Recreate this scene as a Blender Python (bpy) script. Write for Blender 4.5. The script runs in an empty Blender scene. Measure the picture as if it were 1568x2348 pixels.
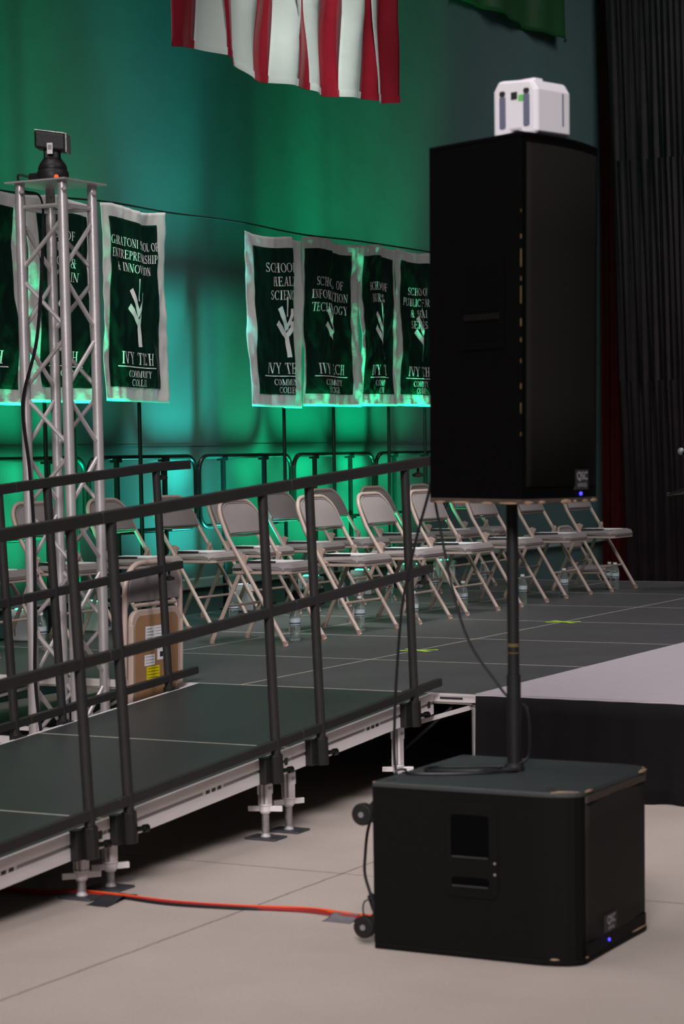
import bpy, bmesh, math, random
from mathutils import Vector, Matrix, noise
random.seed(7)
sc = bpy.context.scene
COL = sc.collection
PI = math.pi

# ------------------------------------------------------------------ camera
F_PX, PPX, PPY = 4996.986, 784.0, 1494.668
CAM = Vector((5.1591, -8.5328, 1.4785))
yaw, pitch, roll = -0.496844, -0.0909506, -0.0160668
fw = Vector((math.sin(yaw)*math.cos(pitch), math.cos(yaw)*math.cos(pitch), math.sin(pitch)))
r0 = Vector((math.cos(yaw), -math.sin(yaw), 0)); u0 = r0.cross(fw)
rt = math.cos(roll)*r0 + math.sin(roll)*u0; up = -math.sin(roll)*r0 + math.cos(roll)*u0
cam = bpy.data.cameras.new('camera'); cam_o = bpy.data.objects.new('camera', cam); COL.objects.link(cam_o)
cam_o.matrix_world = Matrix(((rt.x, up.x, -fw.x, CAM.x), (rt.y, up.y, -fw.y, CAM.y), (rt.z, up.z, -fw.z, CAM.z), (0, 0, 0, 1)))
cam.sensor_fit = 'AUTO'; cam.sensor_width = 36.0
cam.lens = F_PX*36.0/2348.0
cam.shift_y = (PPY-1174.0)/2348.0
cam.clip_end = 200
cam.dof.use_dof = True; cam.dof.focus_distance = 12.0; cam.dof.aperture_fstop = 5.0
sc.camera = cam_o

# ------------------------------------------------------------------ light
sc.view_settings.view_transform = 'Standard'; sc.view_settings.look = 'None'
sc.view_settings.gamma = 1.0; sc.view_settings.use_curve_mapping = False
sc.view_settings.exposure = 0.0
w = bpy.data.worlds.new('hall_air'); sc.world = w; w.use_nodes = True
w.node_tree.nodes['Background'].inputs[0].default_value = (0.9, 0.95, 1.0, 1)
w.node_tree.nodes['Background'].inputs[1].default_value = 0.03

def area(name, loc, size, power, col, tgt, spread=180):
    l = bpy.data.lights.new(name, 'AREA'); l.shape = 'RECTANGLE'; l.size, l.size_y = size; l.energy = power; l.color = col; l.spread = math.radians(spread)
    o = bpy.data.objects.new(name, l); COL.objects.link(o); o.location = loc
    o.rotation_euler = (Vector(tgt)-Vector(loc)).to_track_quat('-Z', 'Y').to_euler(); return o
area('hall_and_fill_lamp', (-0.4, -3.6, 9.0), (4.5, 5.0), 106, (1.0, 0.94, 0.94), (0.6, -2.6, 0), 105)
area('hall_and_fill_lamp', (5.5, -12.0, 7.0), (4.0, 2.5), 98, (1.0, 0.94, 0.95), (1.0, -1.6, 0.6), 42)  # unseen fill added behind the camera to brighten surfaces facing it
area('hall_and_fill_lamp', (0.2, 2.0, 9.0), (1.0, 1.6), 30, (0.94, 1.0, 0.95), (-1.2, 2.9, 4.3), 28)  # narrow lamp added only to brighten the striped flag
area('hall_and_fill_lamp', (1.5, 9.5, 7.2), (3.0, 3.0), 85, (1.0, 0.97, 1.0), (-1.6, 11.6, 1.0), 112)
area('hall_and_fill_lamp', (3.4, 5.6, 8.0), (3.0, 3.0), 48, (1.0, 0.96, 0.98), (1.9, 5.4, 0), 70)
area('hall_and_fill_lamp', (6.5, -0.5, 8.5), (2.5, 3.0), 44, (1.0, 0.94, 0.97), (1.0, 1.7, 0.0), 56)

GREEN = (0.0, 1.0, 0.40); TEAL = (0.04, 0.9, 0.76)
UPLIGHTS = [(1.63, GREEN, 26), (2.34, GREEN, 26), (4.05, TEAL, 40), (5.02, GREEN, 20), (5.80, GREEN, 30), (6.60, GREEN, 34), (7.24, GREEN, 12)]
HS = 0.4265                      # stage height
XW = -2.95                       # face of the back wall
XB = -2.475                      # plane of the banners
AIM = [2.1, 2.95, 3.95, 5.9, 6.45, 7.45, 7.9]     # where each beam lands high on the wall
def uplight_lamp(y, col, power, aim):
    for nm, ang, pw, tx, ty in (('uplight_beam', 30, 1.5, -0.115, (aim-y)/3.4), ('uplight_mid_beam', 54, 0.58, -0.34, 0.03), ('uplight_spill', 150, 0.13, -0.35, 0.05)):
        l = bpy.data.lights.new(nm, 'SPOT'); l.energy = power*pw; l.color = col; l.spot_size = math.radians(ang); l.spot_blend = 1.0
        l.shadow_soft_size = 0.03
        o = bpy.data.objects.new(nm, l); COL.objects.link(o); o.location = (-2.424, y, HS+0.235)
        o.rotation_euler = Vector((tx, ty, 1.0)).to_track_quat('-Z', 'Y').to_euler()
for (y, c, pw), aim in zip(UPLIGHTS, AIM): uplight_lamp(y, c, pw*20, aim)

# ------------------------------------------------------------------ materials
MATS = {}
def mat(name, col, rough=0.5, metal=0.0, spec=0.5, noise_amt=0.0, nscale=8.0, bump=0.0, bscale=60.0, trans=0.0, emit=None, estr=0.0, sheen=0.0, ior=1.45, stretch=None):
    if name in MATS: return MATS[name]
    m = bpy.data.materials.new(name); m.use_nodes = True; nt = m.node_tree; b = nt.nodes['Principled BSDF']
    b.inputs['Base Color'].default_value = (*col, 1); b.inputs['Roughness'].default_value = rough; b.inputs['Metallic'].default_value = metal
    b.inputs['Specular IOR Level'].default_value = spec; b.inputs['Transmission Weight'].default_value = trans; b.inputs['IOR'].default_value = ior
    b.inputs['Sheen Weight'].default_value = sheen
    if emit: b.inputs['Emission Color'].default_value = (*emit, 1); b.inputs['Emission Strength'].default_value = estr
    if noise_amt or bump:
        tc = nt.nodes.new('ShaderNodeTexCoord'); vec = tc.outputs['Object']
        if stretch:
            mp = nt.nodes.new('ShaderNodeMapping'); mp.inputs['Scale'].default_value = stretch; nt.links.new(vec, mp.inputs[0]); vec = mp.outputs[0]
    if noise_amt:
        n = nt.nodes.new('ShaderNodeTexNoise'); n.inputs['Scale'].default_value = nscale; n.inputs['Detail'].default_value = 6
        nt.links.new(vec, n.inputs['Vector'])
        mx = nt.nodes.new('ShaderNodeMix'); mx.data_type = 'RGBA'
        lo = tuple(c*(1-noise_amt) for c in col); hi = tuple(min(1, c*(1+noise_amt)) for c in col)
        mx.inputs[6].default_value = (*lo, 1); mx.inputs[7].default_value = (*hi, 1)
        nt.links.new(n.outputs['Fac'], mx.inputs[0]); nt.links.new(mx.outputs[2], b.inputs['Base Color'])
    if bump:
        n2 = nt.nodes.new('ShaderNodeTexNoise'); n2.inputs['Scale'].default_value = bscale; n2.inputs['Detail'].default_value = 4
        nt.links.new(vec, n2.inputs['Vector'])
        bp = nt.nodes.new('ShaderNodeBump'); bp.inputs['Strength'].default_value = bump; bp.inputs['Distance'].default_value = 0.01
        nt.links.new(n2.outputs['Fac'], bp.inputs['Height']); nt.links.new(bp.outputs[0], b.inputs['Normal'])
    MATS[name] = m; return m

M_blk = mat('black_metal', (0.012, 0.011, 0.011), 0.45, 0.0, 0.4, 0.3, 20, 0.08, 90)
M_rail = mat('black_powder_coat', (0.020, 0.018, 0.018), 0.5, 0.0, 0.4, 0.25, 25, 0.1, 200)
M_gtube = mat('black_gloss_tube', (0.004, 0.0045, 0.0045), 0.3, 0.0, 0.4, 0.2, 20)
M_alu = mat('mill_aluminium', (0.70, 0.65, 0.65), 0.45, 0.12, 0.5, 0.12, 6, 0.08, 40, stretch=(1, 1, 8))
M_alud = mat('aluminium_groove', (0.30, 0.28, 0.29), 0.45, 0.5, 0.5, 0.2, 9)
M_truss = mat('truss_aluminium', (0.62, 0.58, 0.58), 0.36, 0.55, 0.5, 0.25, 9, 0.05, 60)
M_zinc = mat('zinc_steel', (0.42, 0.40, 0.40), 0.38, 0.7, 0.5, 0.25, 30, 0.1, 150)
M_steel = mat('grey_steel_plate', (0.10, 0.10, 0.11), 0.5, 0.6, 0.5, 0.3, 20)
M_deck = mat('deck_board', (0.072, 0.070, 0.073), 0.48, 0.0, 0.45, 0.22, 3.0, 0.15, 260)
M_ramp = mat('ramp_board', (0.030, 0.033, 0.033), 0.42, 0.0, 0.5, 0.2, 3.0, 0.15, 260)
M_sheet = mat('white_floor_sheet', (0.45, 0.40, 0.43), 0.6, 0.0, 0.3, 0.08, 14, 0.05, 90)
M_seam = mat('deck_edge_metal', (0.46, 0.43, 0.38), 0.45, 0.3, 0.5, 0.3, 12)
M_wall = mat('green_grey_paint', (0.056, 0.098, 0.096), 0.55, 0.0, 0.35, 0.10, 2.2, 0.25, 7.0)
M_wallt = mat('pale_wall_edge', (0.20, 0.26, 0.25), 0.5, 0.0, 0.4, 0.15, 5)
M_skirt = mat('black_skirt_cloth', (0.0075, 0.007, 0.008), 0.9, 0.0, 0.15, 0.3, 12, 0.2, 300, sheen=0.05)
M_drape = mat('black_drape', (0.036, 0.028, 0.032), 0.92, 0.0, 0.1, 0.3, 5, 0.15, 200)
M_maroon = mat('maroon_drape', (0.12, 0.014, 0.018), 0.9, 0.0, 0.1, 0.3, 5, 0.15, 200)
M_beige = mat('beige_enamel', (0.44, 0.335, 0.285), 0.36, 0.0, 0.5, 0.08, 14)
M_vinyl = mat('taupe_vinyl', (0.240, 0.206, 0.202), 0.6, 0.0, 0.35, 0.08, 16, 0.12, 220)
M_fibre = mat('brown_fibreboard', (0.30, 0.165, 0.085), 0.7, 0.0, 0.3, 0.18, 8, 0.05, 80)
M_rub = mat('beige_foot_cap', (0.30, 0.20, 0.17), 0.6, 0.0, 0.3, 0.1, 20)
M_paper = mat('white_paper', (0.75, 0.73, 0.74), 0.6, 0.0, 0.3, 0.03, 20)
M_yel = mat('yellow_label', (0.72, 0.60, 0.0), 0.55, 0.0, 0.3, 0.04, 20)
M_ink = mat('black_ink', (0.02, 0.02, 0.022), 0.6)
M_recess_shade = mat('recess_shade', (0.0015, 0.0014, 0.0015), 0.8, 0.0, 0.05)  # near black colour put in for the shade inside the handle hollows
M_grey_ink = mat('grey_print', (0.30, 0.29, 0.31), 0.6)
M_cab = mat('black_cabinet_paint', (0.0035, 0.0031, 0.0027), 0.6, 0.0, 0.14, 0.2, 40, 0.35, 420)
M_cabs = mat('black_speaker_paint', (0.0016, 0.0014, 0.0013), 0.65, 0.0, 0.07, 0.2, 40)
M_chip = mat('dull_yellow_chip', (0.11, 0.075, 0.028), 0.7, 0.0, 0.2, 0.4, 60)
M_grille = mat('black_grille', (0.011, 0.0095, 0.009), 0.85, 0.0, 0.06)
M_worn = mat('worn_wood_edge', (0.34, 0.22, 0.13), 0.7, 0.0, 0.3, 0.5, 60)
M_wornd = mat('worn_dark_edge', (0.060, 0.045, 0.036), 0.65, 0.0, 0.3, 0.5, 60)
M_badge = mat('silver_badge', (0.55, 0.52, 0.53), 0.35, 0.3)
M_rubber = mat('black_rubber', (0.012, 0.011, 0.011), 0.6, 0.0, 0.3, 0.2, 30)
M_cable = mat('black_cable', (0.010, 0.009, 0.011), 0.45, 0.0, 0.4, 0.2, 30)
M_orange = mat('orange_cable', (0.78, 0.085, 0.012), 0.45, 0.0, 0.4, 0.08, 40)
M_redc = mat('red_cable', (0.30, 0.018, 0.02), 0.45, 0.0, 0.4, 0.08, 40)
M_tape = mat('grey_gaffer_tape', (0.155, 0.145, 0.155), 0.75, 0.0, 0.2, 0.2, 40, 0.2, 200)
M_dtape = mat('dark_gaffer_tape', (0.035, 0.033, 0.037), 0.75, 0.0, 0.2, 0.2, 40, 0.2, 200)
M_lime = mat('lime_tape', (0.42, 0.72, 0.05), 0.6, 0.0, 0.3, 0.06, 30)
M_white = mat('white_plastic', (0.78, 0.75, 0.78), 0.4, 0.0, 0.5, 0.04, 10)
M_whited = mat('blue_grey_plastic', (0.14, 0.15, 0.21), 0.4)
M_bgreen = mat('green_satin', (0.003, 0.017, 0.013), 0.36, 0.0, 0.45, 0.3, 4, 0.25, 26)
M_bwhite = mat('white_satin', (0.72, 0.66, 0.67), 0.42, 0.0, 0.5, 0.05, 8, 0.35, 22)
M_letter = mat('pale_letter_cloth', (0.75, 0.71, 0.71), 0.5, 0.0, 0.4, 0.05, 30)
M_fred = mat('red_satin', (0.22, 0.008, 0.018), 0.36, 0.0, 0.6, 0.1, 4, 0.2, 16)
M_fwhite = mat('white_flag_satin', (0.54, 0.58, 0.55), 0.36, 0.0, 0.6, 0.04, 4, 0.25, 16)
M_fgreen = mat('dark_green_flag', (0.012, 0.055, 0.018), 0.4, 0.0, 0.5, 0.1, 4, 0.2, 16)
M_cap = mat('white_cap', (0.7, 0.7, 0.7), 0.4)
M_glass = mat('clear_plastic_bottle', (0.86, 0.93, 0.92), 0.06, 0.0, 0.5, trans=0.95, ior=1.2)
M_blabel = mat('bottle_label', (0.45, 0.50, 0.52), 0.45, 0.0, 0.4, 0.1, 30)
M_bband = mat('dark_label_band', (0.03, 0.07, 0.10), 0.45)
M_lens_g = mat('green_lit_lens', (0.1, 0.6, 0.4), 0.3, emit=(0.05, 1.0, 0.55), estr=5.0)
M_lens_b = mat('violet_lit_lens', (0.4, 0.4, 0.7), 0.3, emit=(0.55, 0.5, 1.0), estr=3.5)
M_blue = mat('blue_led', (0.02, 0.02, 0.5), 0.3, emit=(0.06, 0.05, 1.0), estr=3.0)
M_red = mat('red_led', (0.5, 0.02, 0.0), 0.3, emit=(1.0, 0.05, 0.01), estr=2.5)
M_grn = mat('green_led', (0.02, 0.5, 0.1), 0.3, emit=(0.1, 1.0, 0.3), estr=2.5)
M_grnlabel = mat('green_sticker', (0.12, 0.55, 0.10), 0.5)
M_bald = mat('grey_mic_grille', (0.50, 0.50, 0.52), 0.5, 0.4)

def translucent(m, col, fac):
    nt = m.node_tree; b = nt.nodes['Principled BSDF']; out = nt.nodes['Material Output']; t = nt.nodes.new('ShaderNodeBsdfTranslucent'); t.inputs[0].default_value = (*col, 1)
    mx = nt.nodes.new('ShaderNodeMixShader'); mx.inputs[0].default_value = fac; nt.links.new(b.outputs[0], mx.inputs[1]); nt.links.new(t.outputs[0], mx.inputs[2]); nt.links.new(mx.outputs[0], out.inputs[0])
translucent(M_bwhite, (0.75, 0.75, 0.72), 0.30); translucent(M_bgreen, (0.02, 0.22, 0.12), 0.30); translucent(M_fwhite, (0.75, 0.78, 0.75), 0.2)

def floor_material():
    m = bpy.data.materials.new('polished_concrete'); m.use_nodes = True; nt = m.node_tree; b = nt.nodes['Principled BSDF']
    N, L = nt.nodes.new, nt.links.new
    tc = N('ShaderNodeTexCoord'); sep = N('ShaderNodeSeparateXYZ'); L(tc.outputs['Object'], sep.inputs[0])
    n1 = N('ShaderNodeTexNoise'); n1.inputs['Scale'].default_value = 1.1; n1.inputs['Detail'].default_value = 8; n1.inputs['Roughness'].default_value = 0.6; L(tc.outputs['Object'], n1.inputs['Vector'])
    n2 = N('ShaderNodeTexNoise'); n2.inputs['Scale'].default_value = 160; n2.inputs['Detail'].default_value = 3; L(tc.outputs['Object'], n2.inputs['Vector'])
    r1 = N('ShaderNodeValToRGB'); r1.color_ramp.elements[0].position = 0.3; r1.color_ramp.elements[0].color = (0.43, 0.365, 0.325, 1)
    r1.color_ramp.elements[1].position = 0.7; r1.color_ramp.elements[1].color = (0.52, 0.445, 0.40, 1); L(n1.outputs['Fac'], r1.inputs[0])
    r2 = N('ShaderNodeValToRGB'); r2.color_ramp.elements[0].position = 0.3; r2.color_ramp.elements[0].color = (0.86, 0.86, 0.86, 1)
    r2.color_ramp.elements[1].position = 0.6; r2.color_ramp.elements[1].color = (1.04, 1.04, 1.04, 1); L(n2.outputs['Fac'], r2.inputs[0])
    mul = N('ShaderNodeMix'); mul.data_type = 'RGBA'; mul.blend_type = 'MULTIPLY'; mul.inputs[0].default_value = 1
    L(r1.outputs[0], mul.inputs[6]); L(r2.outputs[0], mul.inputs[7]); cur = mul.outputs[2]
    n3 = N('ShaderNodeTexNoise'); n3.inputs['Scale'].default_value = 14; L(tc.outputs['Object'], n3.inputs['Vector'])
    for axis, val in (('X', 1.53), ('Y', -1.866), ('X', 5.2), ('Y', -5.6)):     # saw cuts in the slab
        a = N('ShaderNodeMath'); a.operation = 'SUBTRACT'; a.inputs[1].default_value = val; L(sep.outputs[axis], a.inputs[0])
        j = N('ShaderNodeMath'); j.operation = 'MULTIPLY_ADD'; j.inputs[1].default_value = 0.012; j.inputs[2].default_value = -0.006; L(n3.outputs['Fac'], j.inputs[0])
        s = N('ShaderNodeMath'); s.operation = 'ADD'; L(a.outputs[0], s.inputs[0]); L(j.outputs[0], s.inputs[1])
        ab = N('ShaderNodeMath'); ab.operation = 'ABSOLUTE'; L(s.outputs[0], ab.inputs[0])
        lt = N('ShaderNodeMath'); lt.operation = 'LESS_THAN'; lt.inputs[1].default_value = 0.0032; L(ab.outputs[0], lt.inputs[0])
        mx = N('ShaderNodeMix'); mx.data_type = 'RGBA'; L(lt.outputs[0], mx.inputs[0]); L(cur, mx.inputs[6]); mx.inputs[7].default_value = (0.10, 0.085, 0.075, 1); cur = mx.outputs[2]
    L(cur, b.inputs['Base Color']); b.inputs['Roughness'].default_value = 0.55; b.inputs['Specular IOR Level'].default_value = 0.35
    return m

# ------------------------------------------------------------------ mesh tools
class MB:
    def __init__(s, o=(0, 0, 0)): s.v = []; s.f = []; s.o = Vector(o); s.mi = []; s.cur = 0
    def add(s, vs, fs):
        b = len(s.v); s.v += [Vector(x) for x in vs]; s.f += [tuple(i+b for i in f) for f in fs]; s.mi += [s.cur]*len(fs); return s
    def box(s, x0, x1, y0, y1, z0, z1):
        return s.hexa([(x0, y0, z0), (x1, y0, z0), (x1, y1, z0), (x0, y1, z0), (x0, y0, z1), (x1, y0, z1), (x1, y1, z1), (x0, y1, z1)])
    def hexa(s, p): return s.add(p, [(3, 2, 1, 0), (4, 5, 6, 7), (0, 1, 5, 4), (1, 2, 6, 5), (2, 3, 7, 6), (3, 0, 4, 7)])
    def bar(s, a, b, wd, h, side=(1, 0, 0)):      # straight bar of rectangular section between two points
        a, b = Vector(a), Vector(b); d = (b-a).normalized(); sd = Vector(side); sd = (sd-d*sd.dot(d)).normalized(); u = sd.cross(d)
        q = [p+sd*(i*wd/2)+u*(j*h/2) for p in (a, b) for i, j in ((-1, -1), (1, -1), (1, 1), (-1, 1))]
        return s.add(q, [(0, 1, 2, 3), (7, 6, 5, 4), (0, 4, 5, 1), (1, 5, 6, 2), (2, 6, 7, 3), (3, 7, 4, 0)])
    def tube(s, pts, r, n=10, cap=True):
        pts = [Vector(p) for p in pts]; R = r if isinstance(r, (list, tuple)) else [r]*len(pts); b = len(s.v)
        t0 = (pts[1]-pts[0]).normalized(); ref = Vector((0, 0, 1)) if abs(t0.z) < 0.9 else Vector((1, 0, 0)); nrm = (ref-t0*ref.dot(t0)).normalized()
        for i, p in enumerate(pts):
            t = (pts[min(i+1, len(pts)-1)]-pts[max(i-1, 0)]).normalized(); nrm = (nrm-t*nrm.dot(t)).normalized(); bn = t.cross(nrm)
            s.v += [p+(nrm*math.cos(2*PI*k/n)+bn*math.sin(2*PI*k/n))*R[i] for k in range(n)]
        for i in range(len(pts)-1):
            for k in range(n):
                k2 = (k+1) % n; s.f.append((b+i*n+k, b+i*n+k2, b+(i+1)*n+k2, b+(i+1)*n+k)); s.mi.append(s.cur)
        if cap:
            s.f.append(tuple(b+k for k in reversed(range(n)))); s.f.append(tuple(b+(len(pts)-1)*n+k for k in range(n))); s.mi += [s.cur]*2
        return s
    def prism(s, poly, z0, z1, axis='z'):         # extrude a polygon: z -> (x,y), y -> (x,z), x -> (y,z)
        n = len(poly); mk = {'z': lambda p, t: (p[0], p[1], t), 'y': lambda p, t: (p[0], t, p[1]), 'x': lambda p, t: (t, p[0], p[1])}[axis]
        return s.add([mk(p, z0) for p in poly]+[mk(p, z1) for p in poly], [tuple(reversed(range(n))), tuple(range(n, 2*n))]+[(i, (i+1) % n, n+(i+1) % n, n+i) for i in range(n)])
    def lathe(s, prof, c, n=16):
        c = Vector(c); b = len(s.v)
        for r, z in prof: s.v += [c+Vector((r*math.cos(2*PI*k/n), r*math.sin(2*PI*k/n), z)) for k in range(n)]
        for i in range(len(prof)-1):
            for k in range(n): s.f.append((b+i*n+k, b+i*n+(k+1) % n, b+(i+1)*n+(k+1) % n, b+(i+1)*n+k)); s.mi.append(s.cur)
        s.f.append(tuple(b+k for k in reversed(range(n)))); s.f.append(tuple(b+(len(prof)-1)*n+k for k in range(n))); s.mi += [s.cur]*2
        return s
    def grid(s, fn, nu, nv):
        b = len(s.v)
        for j in range(nv+1):
            for i in range(nu+1): s.v.append(Vector(fn(i/nu, j/nv)))
        for j in range(nv):
            for i in range(nu): k = b+j*(nu+1)+i; s.f.append((k, k+1, k+nu+2, k+nu+1)); s.mi.append(s.cur)
        return s
    def build(s, name, m, parent=None, smooth=False, bevel=0.0, solid=0.0, mats=None):
        me = bpy.data.meshes.new(name); me.from_pydata([tuple(v-s.o) for v in s.v], [], s.f)
        for mm in (mats or [m]): me.materials.append(mm)
        for i, p in enumerate(me.polygons): p.material_index = s.mi[i]
        bm = bmesh.new(); bm.from_mesh(me)
        if not solid: bmesh.ops.recalc_face_normals(bm, faces=bm.faces)
        bm.to_mesh(me); bm.free()
        if smooth:
            for p in me.polygons: p.use_smooth = True
            if hasattr(me, 'set_sharp_from_angle'): me.set_sharp_from_angle(angle=math.radians(42))
        o = bpy.data.objects.new(name, me); COL.objects.link(o)
        if parent: o.parent = parent
        else: o.location = s.o
        if bevel:
            md = o.modifiers.new('b', 'BEVEL'); md.width = bevel; md.segments = 2; md.limit_method = 'ANGLE'; md.angle_limit = math.radians(40)
        if solid:
            md = o.modifiers.new('s', 'SOLIDIFY'); md.thickness = solid; md.offset = 0
        return o

def tag(o, label=None, cat=None, group=None, kind=None):
    if label: o['label'] = label
    if cat: o['category'] = cat
    if group: o['group'] = group
    if kind: o['kind'] = kind
    return o
def thing(name, label, cat, loc=(0, 0, 0), group=None):
    o = bpy.data.objects.new(name, None); COL.objects.link(o); o.location = loc; o.empty_display_size = 0.1
    return tag(o, label, cat, group)
def struct(o): o['kind'] = 'structure'; return o
def copy_tree(o, parent=None):
    c = o.copy(); COL.objects.link(c); c.parent = parent
    for ch in list(o.children): copy_tree(ch, c)
    return c
def arc(cx, cy, r, a0, a1, n=6): return [(cx+r*math.cos(math.radians(a0+(a1-a0)*i/n)), cy+r*math.sin(math.radians(a0+(a1-a0)*i/n))) for i in range(n+1)]
def rrect(x0, x1, y0, y1, r, n=5): return arc(x1-r, y0+r, r, -90, 0, n)+arc(x1-r, y1-r, r, 0, 90, n)+arc(x0+r, y1-r, r, 90, 180, n)+arc(x0+r, y0+r, r, 180, 270, n)
def spline(pts, n=8):
    pts = [Vector(p) for p in pts]; out = []; P = [pts[0]]+pts+[pts[-1]]
    for i in range(1, len(P)-2):
        a, b, c, d = P[i-1:i+3]
        for k in range(n):
            t = k/n; out.append(0.5*((2*b)+(c-a)*t+(2*a-5*b+4*c-d)*t*t+(3*b-a-3*c+d)*t*t*t))
    out.append(pts[-1]); return out
def lerp(a, b, t): return a+(b-a)*t
def pw(knots, s):
    for (a, b), (c, d) in zip(knots, knots[1:]):
        if s <= c: return b+(d-b)*((s-a)/(c-a) if c > a else 0)
    return knots[-1][1]

# ------------------------------------------------------------------ the setting
fl = MB().box(-12, 14, -12, 16, -0.15, 0).build('floor', floor_material()); struct(fl)
wl = MB().box(XW-0.3, XW, -9, 13.0, 0, 9.0).build('wall_back', M_wall); struct(wl)
struct(MB().box(XW, XW+0.004, -9, 12, 1.545, 1.556).build('trim_1', M_wall))
struct(MB().box(XW, XW+0.05, -9, 12, 0.56, 0.63).build('trim_2', M_wallt, bevel=0.01))

# ------------------------------------------------------------------ lettering: serif capitals drawn with strokes
def stroke_glyphs():
    T, t, S = 0.135, 0.05, 0.045
    G = {}
    def L(*a): return ('l',)+a            # x0,y0,x1,y1,width
    def A(*a): return ('a',)+a            # cx,cy,rx,ry,a0,a1,thick,thin
    def ser(x, y, wd=0.30): return L(x-wd/2, y, x+wd/2, y, S)
    t2 = 0.022
    G['I'] = (0.34, [L(.17, 0, .17, 1, T), ser(.17, t2), ser(.17, 1-t2)])
    G['H'] = (0.80, [L(.17, 0, .17, 1, T), L(.63, 0, .63, 1, T), L(.17, .52, .63, .52, t), ser(.17, t2), ser(.17, 1-t2), ser(.63, t2), ser(.63, 1-t2)])
    G['E'] = (0.62, [L(.17, 0, .17, 1, T), L(.02, 1-t2, .55, 1-t2, t), L(.02, t2, .58, t2, t), L(.17, .52, .46, .52, t), L(.535, 1, .535, .80, S), L(.565, 0, .565, .22, S), L(.45, .43, .45, .61, S)])
    G['F'] = (0.58, [L(.17, 0, .17, 1, T), L(.02, 1-t2, .55, 1-t2, t), L(.17, .52, .45, .52, t), L(.535, 1, .535, .80, S), L(.44, .43, .44, .61, S), ser(.17, t2)])
    G['L'] = (0.58, [L(.17, 0, .17, 1, T), L(.02, t2, .56, t2, t), L(.55, 0, .55, .24, S), ser(.17, 1-t2)])
    G['T'] = (0.68, [L(.34, 0, .34, 1, T), L(.03, 1-t2, .65, 1-t2, t), L(.045, 1, .045, .78, S), L(.635, 1, .635, .78, S), ser(.34, t2)])
    G['N'] = (0.80, [L(.15, 0, .15, 1, t), L(.66, 0, .66, 1, t), L(.13, .98, .66, .02, T), ser(.15, t2, .26), ser(.10, 1-t2, .22), ser(.66, 1-t2, .26)])
    G['M'] = (0.96, [L(.13, 0, .15, 1, t), L(.80, 0, .80, 1, T), L(.16, 1, .47, .04, T*.85), L(.47, .04, .79, 1, t), ser(.14, t2, .26), ser(.80, t2), ser(.11, 1-t2, .2), ser(.84, 1-t2, .22)])
    G['V'] = (0.76, [L(.10, 1, .39, .02, T), L(.39, .02, .66, 1, t), ser(.11, 1-t2), ser(.65, 1-t2, .26)])
    G['Y'] = (0.72, [L(.10, 1, .36, .45, T), L(.36, .45, .62, 1, t), L(.36, 0, .36, .47, T), ser(.11, 1-t2), ser(.61, 1-t2, .26), ser(.36, t2)])
    G['A'] = (0.78, [L(.12, 0, .40, 1, t), L(.40, 1, .67, 0, T), L(.22, .34, .56, .34, t), ser(.12, t2, .26), ser(.66, t2)])
    G['O'] = (0.86, [A(.43, .5, .34, .475, 0, 360, T, t)])
    G['Q'] = (0.86, [A(.43, .5, .34, .475, 0, 360, T, t), L(.45, .12, .75, -.12, T*.7)])
    G['C'] = (0.78, [A(.43, .5, .34, .475, 48, 312, T, t), L(.67, 1, .67, .74, S), L(.67, .20, .67, .02, S*.6)])
    G['G'] = (0.84, [A(.43, .5, .34, .475, 48, 330, T, t), L(.68, 1, .68, .74, S), L(.68, .06, .68, .40, T*.9), ser(.66, .40, .26)])
    G['S'] = (0.58, [A(.29, .74, .19, .235, 30, 250, T*.75, t), A(.29, .26, .21, .235, -150, 85, T*.75, t), L(.15, .60, .42, .42, T), L(.46, 1, .46, .76, S), L(.08, 0, .08, .26, S)])
    G['P'] = (0.64, [L(.17, 0, .17, 1, T), A(.30, .73, .26, .245, -90, 90, T, t), L(.02, 1-t2, .32, 1-t2, t), L(.17, .485, .32, .485, t), ser(.17, t2)])
    G['R'] = (0.72, [L(.17, 0, .17, 1, T), A(.30, .74, .24, .235, -90, 90, T, t), L(.02, 1-t2, .32, 1-t2, t), L(.17, .505, .32, .505, t), L(.33, .5, .64, .02, T), ser(.17, t2), ser(.64, t2, .18)])
    G['B'] = (0.68, [L(.17, 0, .17, 1, T), A(.30, .76, .22, .215, -90, 90, T, t), A(.30, .28, .27, .255, -90, 90, T, t), L(.02, 1-t2, .32, 1-t2, t), L(.02, t2, .32, t2, t), L(.17, .53, .32, .53, t)])
    G['D'] = (0.80, [L(.17, 0, .17, 1, T), A(.34, .5, .36, .475, -90, 90, T, t), L(.02, 1-t2, .36, 1-t2, t), L(.02, t2, .36, t2, t)])
    G['U'] = (0.78, [L(.15, 1, .15, .32, T), A(.39, .32, .24, .295, 180, 360, T*.8, t), L(.63, 1, .63, .32, t), ser(.15, 1-t2), ser(.63, 1-t2, .26)])
    G['W'] = (1.08, [L(.10, 1, .32, .02, T*.9), L(.32, .02, .54, .9, t), L(.54, .95, .75, .02, T*.9), L(.75, .02, .98, 1, t), ser(.10, 1-t2, .26), ser(.97, 1-t2, .24)])
    G['&'] = (0.86, [A(.36, .76, .17, .215, 0, 360, T*.7, t), A(.32, .26, .25, .24, 60, 330, T*.8, t), L(.24, .62, .74, .02, T), L(.62, .52, .60, .30, t), L(.60, .32, .48, .14, t), ser(.66, .54, .26), ser(.74, t2, .2)])
    G[','] = (0.26, [L(.12, .10, .10, -.14, .09)])
    G[' '] = (0.34, [])
    return G
GLYPH = stroke_glyphs()
def text_width(txt, track=0.06): return sum(GLYPH[c][0]+track for c in txt)-track
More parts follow.
